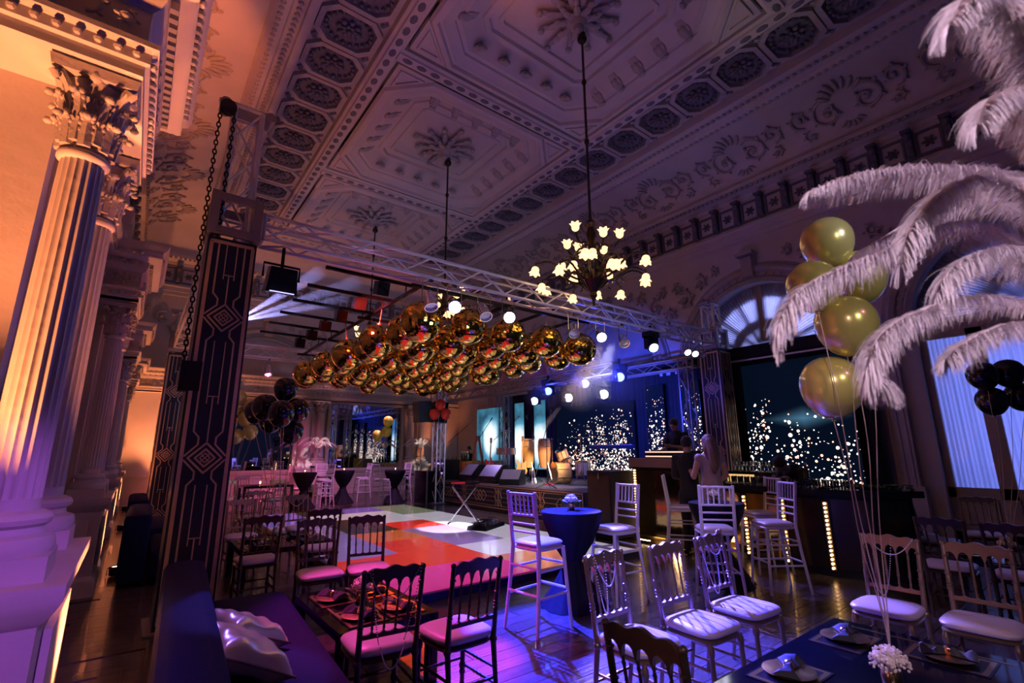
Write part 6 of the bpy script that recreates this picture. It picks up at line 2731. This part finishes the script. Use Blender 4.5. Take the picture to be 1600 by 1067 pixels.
bar = thing('bar_counter', 'curved dark bar with gold mirrored front panels and bulb strips', 'bar', (0, 0, 0))
bpts = [(7.62, 4.45), (7.42, 3.9), (7.32, 3.3), (7.30, 2.75), (7.45, 2.25), (7.80, 1.95)]
for k, (a, b) in enumerate(zip(bpts[:-1], bpts[1:])):
    a, b = Vector((*a, 0)), Vector((*b, 0))
    d = b - a
    ang = atan2(d.y, d.x)
    m_ = (a + b) / 2
    nrm = Vector((d.y, -d.x, 0)).normalized()
    if nrm.x > 0:
        nrm = -nrm
    mb = MB()
    c = m_ - nrm * .30
    mb.box((c.x, c.y, .50), (d.length + .02, .60, 1.0), rz=ang)
    mb.build('bar_segment', BLACK, bar, smooth=0)
    mb = MB()
    c = m_ + nrm * .008
    mb.box((c.x, c.y, .52), (d.length - .12, .012, .86), rz=ang)
    mb.build('front_mirror', AMBERG if k in (0, 1) else mat('smoked_mirror_%d' % k, (.10, .075, .06), .2, metal=.9, var=.2), bar, smooth=0)
    if k < 3:
        bulb_strip(bar, b.x - .02, b.y, .08, .92, 16)
    mb = MB()
    c = m_ - nrm * .24
    mb.box((c.x, c.y, 1.04), (d.length + .1, .80, .08), rz=ang)
    mb.build('counter_top', mat('bar_top_%d' % k, (.012, .014, .02), .12, var=.2), bar, smooth=0)
# gilded back bar column with rows of glasses on it
bb = thing('back_bar', 'gold lit back-bar block under a tray of glasses', 'bar', (9.15, 4.55, 0))
mb = MB()
mb.box((0, 0, .60), (.6, .9, 1.2))
mb.build('body', BLACK, bb, smooth=0)
mb = MB()
mb.box((-.306, .12, .66), (.012, .5, .98))
mb.build('lit_panel', glow('lit_gold_panel', (1.0, .62, .22), .75), bb, smooth=0)
GL = MB()
GL.lathe([(.028, 0), (.03, .004), (.006, .012), (.005, .07), (.025, .09), (.034, .13), (.030, .17), (.0285, .17), (.031, .13), (.022, .095), (.004, .08)], 12)
GLME = GL.mesh('wine_glass', GLASS)
TB = MB()
TB.lathe([(.03, 0), (.034, .10), (.032, .10), (.028, .006)], 12)
TBME = TB.mesh('tumbler', GLASS)
for k in range(18):
    o = put('wine_glass', GLME, None, (8.98 + .14 * (k % 3), 4.15 + .135 * (k // 3), 1.2))
    tag(o, 'wine glass on the gold back bar, %s of the %s rank' % (ordn[k // 3], ('front', 'middle', 'rear')[k % 3]), 'glass', 'wine glasses on the back bar')
gk = 0
for r_ in range(3):
    for k in range(16):
        y = 2.55 + .115 * k
        x = 7.42 + .12 * r_ + .16 * max(0, (y - 3.3)) ** 1.4 + .10
        o = put('tumbler', TBME, None, (x, y, 1.08))
        tag(o, 'tumbler set out on the bar, %s rank, number %s from the right' % (('front', 'middle', 'rear')[r_], (ordn + ['twelfth', 'thirteenth', 'fourteenth', 'fifteenth', 'sixteenth'])[k]), 'glass', 'tumblers on the bar')
bottle(7.85, 3.15, 1.08, 'clear bottle with pale label standing on the bar before the bartender', 'bar bottles', 1.0)
for k in range(6):
    rr = random.Random(k)
    o = MB()
    for q in range(14):
        o.sphere((rr.uniform(-.08, .08), rr.uniform(-.08, .08), rr.uniform(.01, .06)), .022, 6, 4, (1.4, .8, .5), Matrix.Rotation(rr.uniform(0, 6), 3, 'Z'))
    o = o.build('foliage_garnish', LEAF, None, (7.55 + .06 * k, 2.5 - .10 * k, 1.08))
    tag(o, 'small heap of green garnish on the bar, %s from the left' % ordn[k], 'garnish', 'garnish on the bar')

# ================================================================== PEOPLE
def limb(mbx, pts, rs, seg=10, n=8):
    P = bez(pts, n) if len(pts) > 2 else [Vector(pts[0]).lerp(Vector(pts[1]), i / n) for i in range(n + 1)]
    R_ = []
    for i in range(n + 1):
        u = i / n * (len(rs) - 1)
        k = min(int(u), len(rs) - 2)
        R_.append(rs[k] + (rs[k + 1] - rs[k]) * (u - k))
    mbx.tube(P, R_, seg)
    mbx.sphere(P[0], R_[0], seg, 6)
    mbx.sphere(P[-1], R_[-1], seg, 6)


def hand(mbx, wrist, d, palm_n, s=1.0):
    d = Vector(d).normalized()
    n = Vector(palm_n)
    n = (n - d * n.dot(d)).normalized()
    side = d.cross(n)
    w = Vector(wrist)
    mbx.sphere(w + d * .045 * s, .040 * s, 10, 8, (1, 1, 1))
    limb(mbx, [w, w + d * .05 * s, w + d * .085 * s], [.024 * s, .034 * s, .034 * s])
    for k in range(4):
        o_ = side * (k - 1.5) * .019 * s
        L_ = (.068, .078, .074, .058)[k] * s
        b = w + d * .085 * s + o_
        limb(mbx, [b, b + d * L_ * .45 + n * .006 * s, b + d * L_ * .85 + n * .028 * s], [.0095 * s, .0085 * s, .007 * s], 6, 5)
    b = w + d * .035 * s + side * -.036 * s
    limb(mbx, [b, b + d * .035 * s - side * .018 * s + n * .012 * s, b + d * .065 * s - side * .012 * s + n * .02 * s], [.012 * s, .010 * s, .008 * s], 6, 5)


def remesh(o, v, it=6):
    m = o.modifiers.new('skin', 'REMESH')
    m.mode = 'VOXEL'
    m.voxel_size = v
    m.use_smooth_shade = True
    m = o.modifiers.new('relax', 'SMOOTH')
    m.factor = .5
    m.iterations = it


def person(label, loc, rz, J, top_m, bottom_m, hair_m, long_hair=False, dress=False, sleeve=.5):
    """J: joint positions in local space (facing +y)."""
    t = thing('person', label, 'person', loc, rz, None)
    V_ = {k: Vector(v) for k, v in J.items()}
    hd = V_['head']
    up_ = (hd - V_['neck']).normalized()
    fwd = V_.get('look', Vector((0, 1, 0)))
    fwd = (fwd - up_ * fwd.dot(up_)).normalized()
    rt_ = fwd.cross(up_)
    Rh = Matrix((rt_, fwd, up_)).transposed()
    b = MB()
    b.sphere(hd, .105, 18, 14, (.74, .92, 1.08), Rh)
    b.sphere(hd + Rh @ Vector((0, .028, -.055)), .062, 12, 10, (.84, 1.0, 1.0), Rh)
    b.sphere(hd + Rh @ Vector((0, .098, -.012)), .016, 8, 6, (.8, 1.1, 1.5), Rh)
    b.sphere(hd + Rh @ Vector((0, .085, -.058)), .020, 8, 6, (1.2, .6, .5), Rh)
    b.sphere(hd + Rh @ Vector((0, .088, .030)), .022, 8, 6, (2.0, .5, .5), Rh)
    for s in (-1, 1):
        b.sphere(hd + Rh @ Vector((s * .080, -.008, -.005)), .022, 8, 6, (.4, .8, 1.3), Rh)
    limb(b, [hd - up_ * .06, V_['neck'], V_['chest']], [.052, .056, .08])
    limb(b, [V_['pelvis'], V_['belly'], V_['chest']], [.14, .125, .145])
    c = V_['chest']
    for s in 'lr':
        sh, el, wr = V_['sh_' + s], V_['el_' + s], V_['wr_' + s]
        limb(b, [c, sh], [.085, .058])
        limb(b, [sh, (sh + el) / 2, el], [.055, .050, .042])
        limb(b, [el, (el + wr) / 2, wr], [.042, .037, .027])
        hand(b, wr, wr - el, V_.get('palm_' + s, Vector((0, 0, -1))))
        hp, kn, an = V_['hip_' + s], V_['kn_' + s], V_['an_' + s]
        limb(b, [V_['pelvis'], hp], [.12, .09])
        limb(b, [hp, (hp + kn) / 2, kn], [.088, .075, .055])
        limb(b, [kn, (kn * .6 + an * .4), an], [.052, .055, .035])
        limb(b, [an + Vector((0, -.04, -.03)), an + Vector((0, .15, -.045))], [.035, .028])
    bo_ = b.build('body', SKIN, t)
    remesh(bo_, .011)
    # eyes
    e = MB()
    for s in (-1, 1):
        e.sphere(hd + Rh @ Vector((s * .032, .088, .008)), .0115, 8, 6)
    e.build('eyes', HAIR, t)
    # clothing
    c_ = MB()
    limb(c_, [V_['pelvis'] + Vector((0, 0, .02)), V_['belly'], V_['chest'] + Vector((0, 0, .01))], [.155, .14, .158])
    for s in 'lr':
        sh, el, wr = V_['sh_' + s], V_['el_' + s], V_['wr_' + s]
        limb(c_, [V_['chest'], sh], [.10, .07])
        if sleeve > 0:
            limb(c_, [sh, sh + (el - sh) * min(1, sleeve * 1.0)], [.068, .062])
            if sleeve > 1:
                limb(c_, [el, el + (wr - el) * (sleeve - 1)], [.055, .045])
    if dress:
        p = V_['pelvis']
        kz = (V_['kn_l'] + V_['kn_r']) / 2
        limb(c_, [V_['belly'], p, p + Vector((0, 0, -.15)), kz + Vector((0, 0, .05))], [.14, .18, .19, .16], 14)
    so = c_.build('dress' if dress else 'shirt', top_m, t)
    remesh(so, .014)
    if not dress:
        tr = MB()
        limb(tr, [V_['pelvis'] + Vector((0, 0, .05)), V_['pelvis'] + Vector((0, 0, -.03))], [.15, .15])
        for s in 'lr':
            hp, kn, an = V_['hip_' + s], V_['kn_' + s], V_['an_' + s]
            limb(tr, [V_['pelvis'], hp], [.13, .105])
            limb(tr, [hp, (hp + kn) / 2, kn], [.103, .09, .072])
            limb(tr, [kn, (kn + an) / 2, an], [.07, .066, .06])
        to = tr.build('trousers', bottom_m, t)
        remesh(to, .014)
    for s in 'lr':
        an = V_['an_' + s]
        f = MB()
        limb(f, [an + Vector((0, -.05, -.04)), an + Vector((0, .06, -.045)), an + Vector((0, .17, -.05))], [.045, .046, .035])
        f.build('shoe', BLACK, t)
    h_ = MB()
    h_.sphere(hd + Rh @ Vector((0, -.018, .028)), .112, 18, 14, (.80, .95, 1.0), Rh)
    if long_hair:
        limb(h_, [hd + Rh @ Vector((0, -.05, 0)), hd + Rh @ Vector((-.02, -.10, -.16)), hd + Rh @ Vector((-.05, -.13, -.34)), hd + Rh @ Vector((-.07, -.13, -.44))], [.10, .095, .075, .03])
        for s in (-1, 1):
            limb(h_, [hd + Rh @ Vector((s * .05, 0, .05)), hd + Rh @ Vector((s * .085, -.03, -.1)), hd + Rh @ Vector((s * .09, -.06, -.25))], [.05, .045, .03])
    ho_ = h_.build('hair', hair_m, t)
    remesh(ho_, .010, 3)
    return t


STAND = dict(pelvis=(0, 0, .95), belly=(0, .01, 1.12), chest=(0, 0, 1.36), neck=(0, 0, 1.50), head=(0, .02, 1.64),
             sh_l=(-.18, 0, 1.42), sh_r=(.18, 0, 1.42), el_l=(-.23, -.02, 1.13), el_r=(.23, -.02, 1.13), wr_l=(-.22, .1, .90), wr_r=(.22, .1, .90),
             hip_l=(-.09, 0, .90), hip_r=(.09, 0, .90), kn_l=(-.10, .02, .50), kn_r=(.10, .02, .50), an_l=(-.11, -.02, .09), an_r=(.11, -.02, .09), look=(0, 1, 0))


def pose(**k):
    d = dict(STAND)
    d.update(k)
    return d


# DJ looking down at something in his hands
person('man in a black T-shirt behind the DJ booth looking down at his hands', (8.62, 5.78, .46), radians(95),
       pose(head=(0, .09, 1.62), neck=(0, .02, 1.50), el_l=(-.26, .10, 1.16), wr_l=(-.06, .34, 1.20), el_r=(.24, .12, 1.14), wr_r=(.05, .34, 1.19), look=(0, .85, -.5), palm_l=(0, -.3, 1), palm_r=(0, -.3, 1)), SHIRTK, SHIRTK, HAIR, sleeve=.8)
person('man in black standing by the booth turned towards the woman', (7.10, 4.60, 0), radians(-75),
       pose(head=(0, .03, 1.68), neck=(0, 0, 1.54), chest=(0, 0, 1.40), sh_l=(-.19, 0, 1.46), sh_r=(.19, 0, 1.46), el_l=(-.24, .04, 1.18), wr_l=(-.12, .28, 1.14), el_r=(.26, .0, 1.17), wr_r=(.22, .16, .96), look=(.1, 1, 0)), SHIRTK, SHIRTK, HAIR, sleeve=1.8)
person('woman with long brown hair in a rose dress seen from behind at the bar', (6.95, 4.12, .05), radians(-30),
       pose(el_l=(-.24, .08, 1.14), wr_l=(-.16, .30, 1.20), el_r=(.27, .05, 1.16), wr_r=(.22, .27, 1.02), look=(-.2, 1, 0)), DRESS, DRESS, HAIRB, long_hair=True, dress=True, sleeve=0)
person('bartender in black bending over behind the bar', (8.65, 3.45, 0), radians(75),
       pose(pelvis=(0, -.05, .92), belly=(0, .10, 1.06), chest=(0, .32, 1.20), neck=(0, .44, 1.28), head=(.02, .56, 1.36), sh_l=(-.18, .34, 1.25), sh_r=(.18, .34, 1.25), el_l=(-.25, .42, 1.0), el_r=(.25, .42, 1.0), wr_l=(-.14, .58, 1.12), wr_r=(.14, .58, 1.12), look=(.2, .8, -.35)), SHIRTK, SHIRTK, HAIR, sleeve=1.7)
person('barman in dark clothes behind the cream counter beyond the stage', (10.35, 16.2, 0), radians(95),
       pose(wr_l=(-.15, .32, 1.1), wr_r=(.15, .32, 1.1)), SHIRTK, SHIRTK, HAIR, sleeve=1.8)

# ================================================================== HAZE lit by narrow beams
def haze_mat(name, dens):
    m = bpy.data.materials.new(name)
    m.use_nodes = True
    nt, N, L = nodes_of(m)
    N.remove(N['Principled BSDF'])
    v = N.new('ShaderNodeVolumeScatter')
    v.inputs['Density'].default_value = dens
    v.inputs['Anisotropy'].default_value = .2
    v.inputs['Color'].default_value = (.9, .9, .95, 1)
    L.new(v.outputs[0], N['Material Output'].inputs['Volume'])
    return m


HAZE = haze_mat('stage_haze', .30)


def beam(a, b, r0, r1, col, e, label):
    a, b = Vector(a), Vector(b)
    d = (b - a).normalized()
    mb = MB()
    mb.tube([a + d * .12, b], [r0, r1], 20)
    o = mb.build('haze_beam', HAZE, smooth=0)
    tag(o, label, 'light beam', 'beams in the haze', 'stuff')
    ang = math.degrees(2 * math.atan(r1 * .92 / (b - a).length))
    spot('beam_lamp', a, b, col, e, ang, .3, .01)


for k, (b, lb) in enumerate((((2.32, 8.92, 4.89), 'upper violet light beam in the haze right of the near pillar'), ((2.91, 8.51, 4.71), 'middle violet light beam in the haze right of the near pillar'), ((2.77, 8.72, 4.36), 'lowest violet light beam in the haze right of the near pillar'))):
    beam((1.41, 12.3, 4.5), b, .03, .16, (.40, .38, 1.0), 6500, lb)
beam((8.15, 9.66, 2.86), (7.9, 10.6, 1.3), .03, .14, (.5, .65, 1.0), 900, 'pale blue light beam falling over the congas')
beam((8.15, 8.40, 2.84), (8.1, 9.6, 1.9), .03, .12, (.5, .65, 1.0), 900, 'pale blue light beam over the drum kit')
HZ2 = haze_mat('blue_halo_haze', .0)
nt, N, L = nodes_of(HZ2)
tc = N.new('ShaderNodeTexCoord')
mp = N.new('ShaderNodeMapping')
mp.inputs['Location'].default_value = (-1, -1, -1)
mp.inputs['Scale'].default_value = (2, 2, 2)
gr = N.new('ShaderNodeTexGradient')
gr.gradient_type = 'SPHERICAL'
mu = N.new('ShaderNodeMath')
mu.operation = 'MULTIPLY'
mu.inputs[1].default_value = .16
L.new(tc.outputs['Generated'], mp.inputs['Vector'])
L.new(mp.outputs[0], gr.inputs[0])
L.new(gr.outputs['Fac'], mu.inputs[0])
for n_ in N:
    if n_.type == 'VOLUME_SCATTER':
        L.new(mu.outputs[0], n_.inputs['Density'])
for k, (y, z, r, e, lb) in enumerate(((7.85, 3.15, .75, 16, 'the fourth lamp'), (6.8, 3.17, .95, 34, 'the brightest lamp'), (9.15, 3.1, .6, 8, 'the second lamp'))):
    mb = MB()
    mb.sphere((0, 0, 0), r, 20, 14)
    hz = mb.build('lamp_halo_haze', HZ2, None, (7.92, y - .1, z), smooth=0)  # haze ball and inner point light added as the lamp's halo
    tag(hz, 'haze ball shaped as the blue halo round ' + lb + ' over the stage', 'haze', 'haze round the stage lamps', 'stuff')
    point('blue_lamp_glow_%d' % k, (7.90, y - .1, z), (.02, .04, 1.0), e, .05)
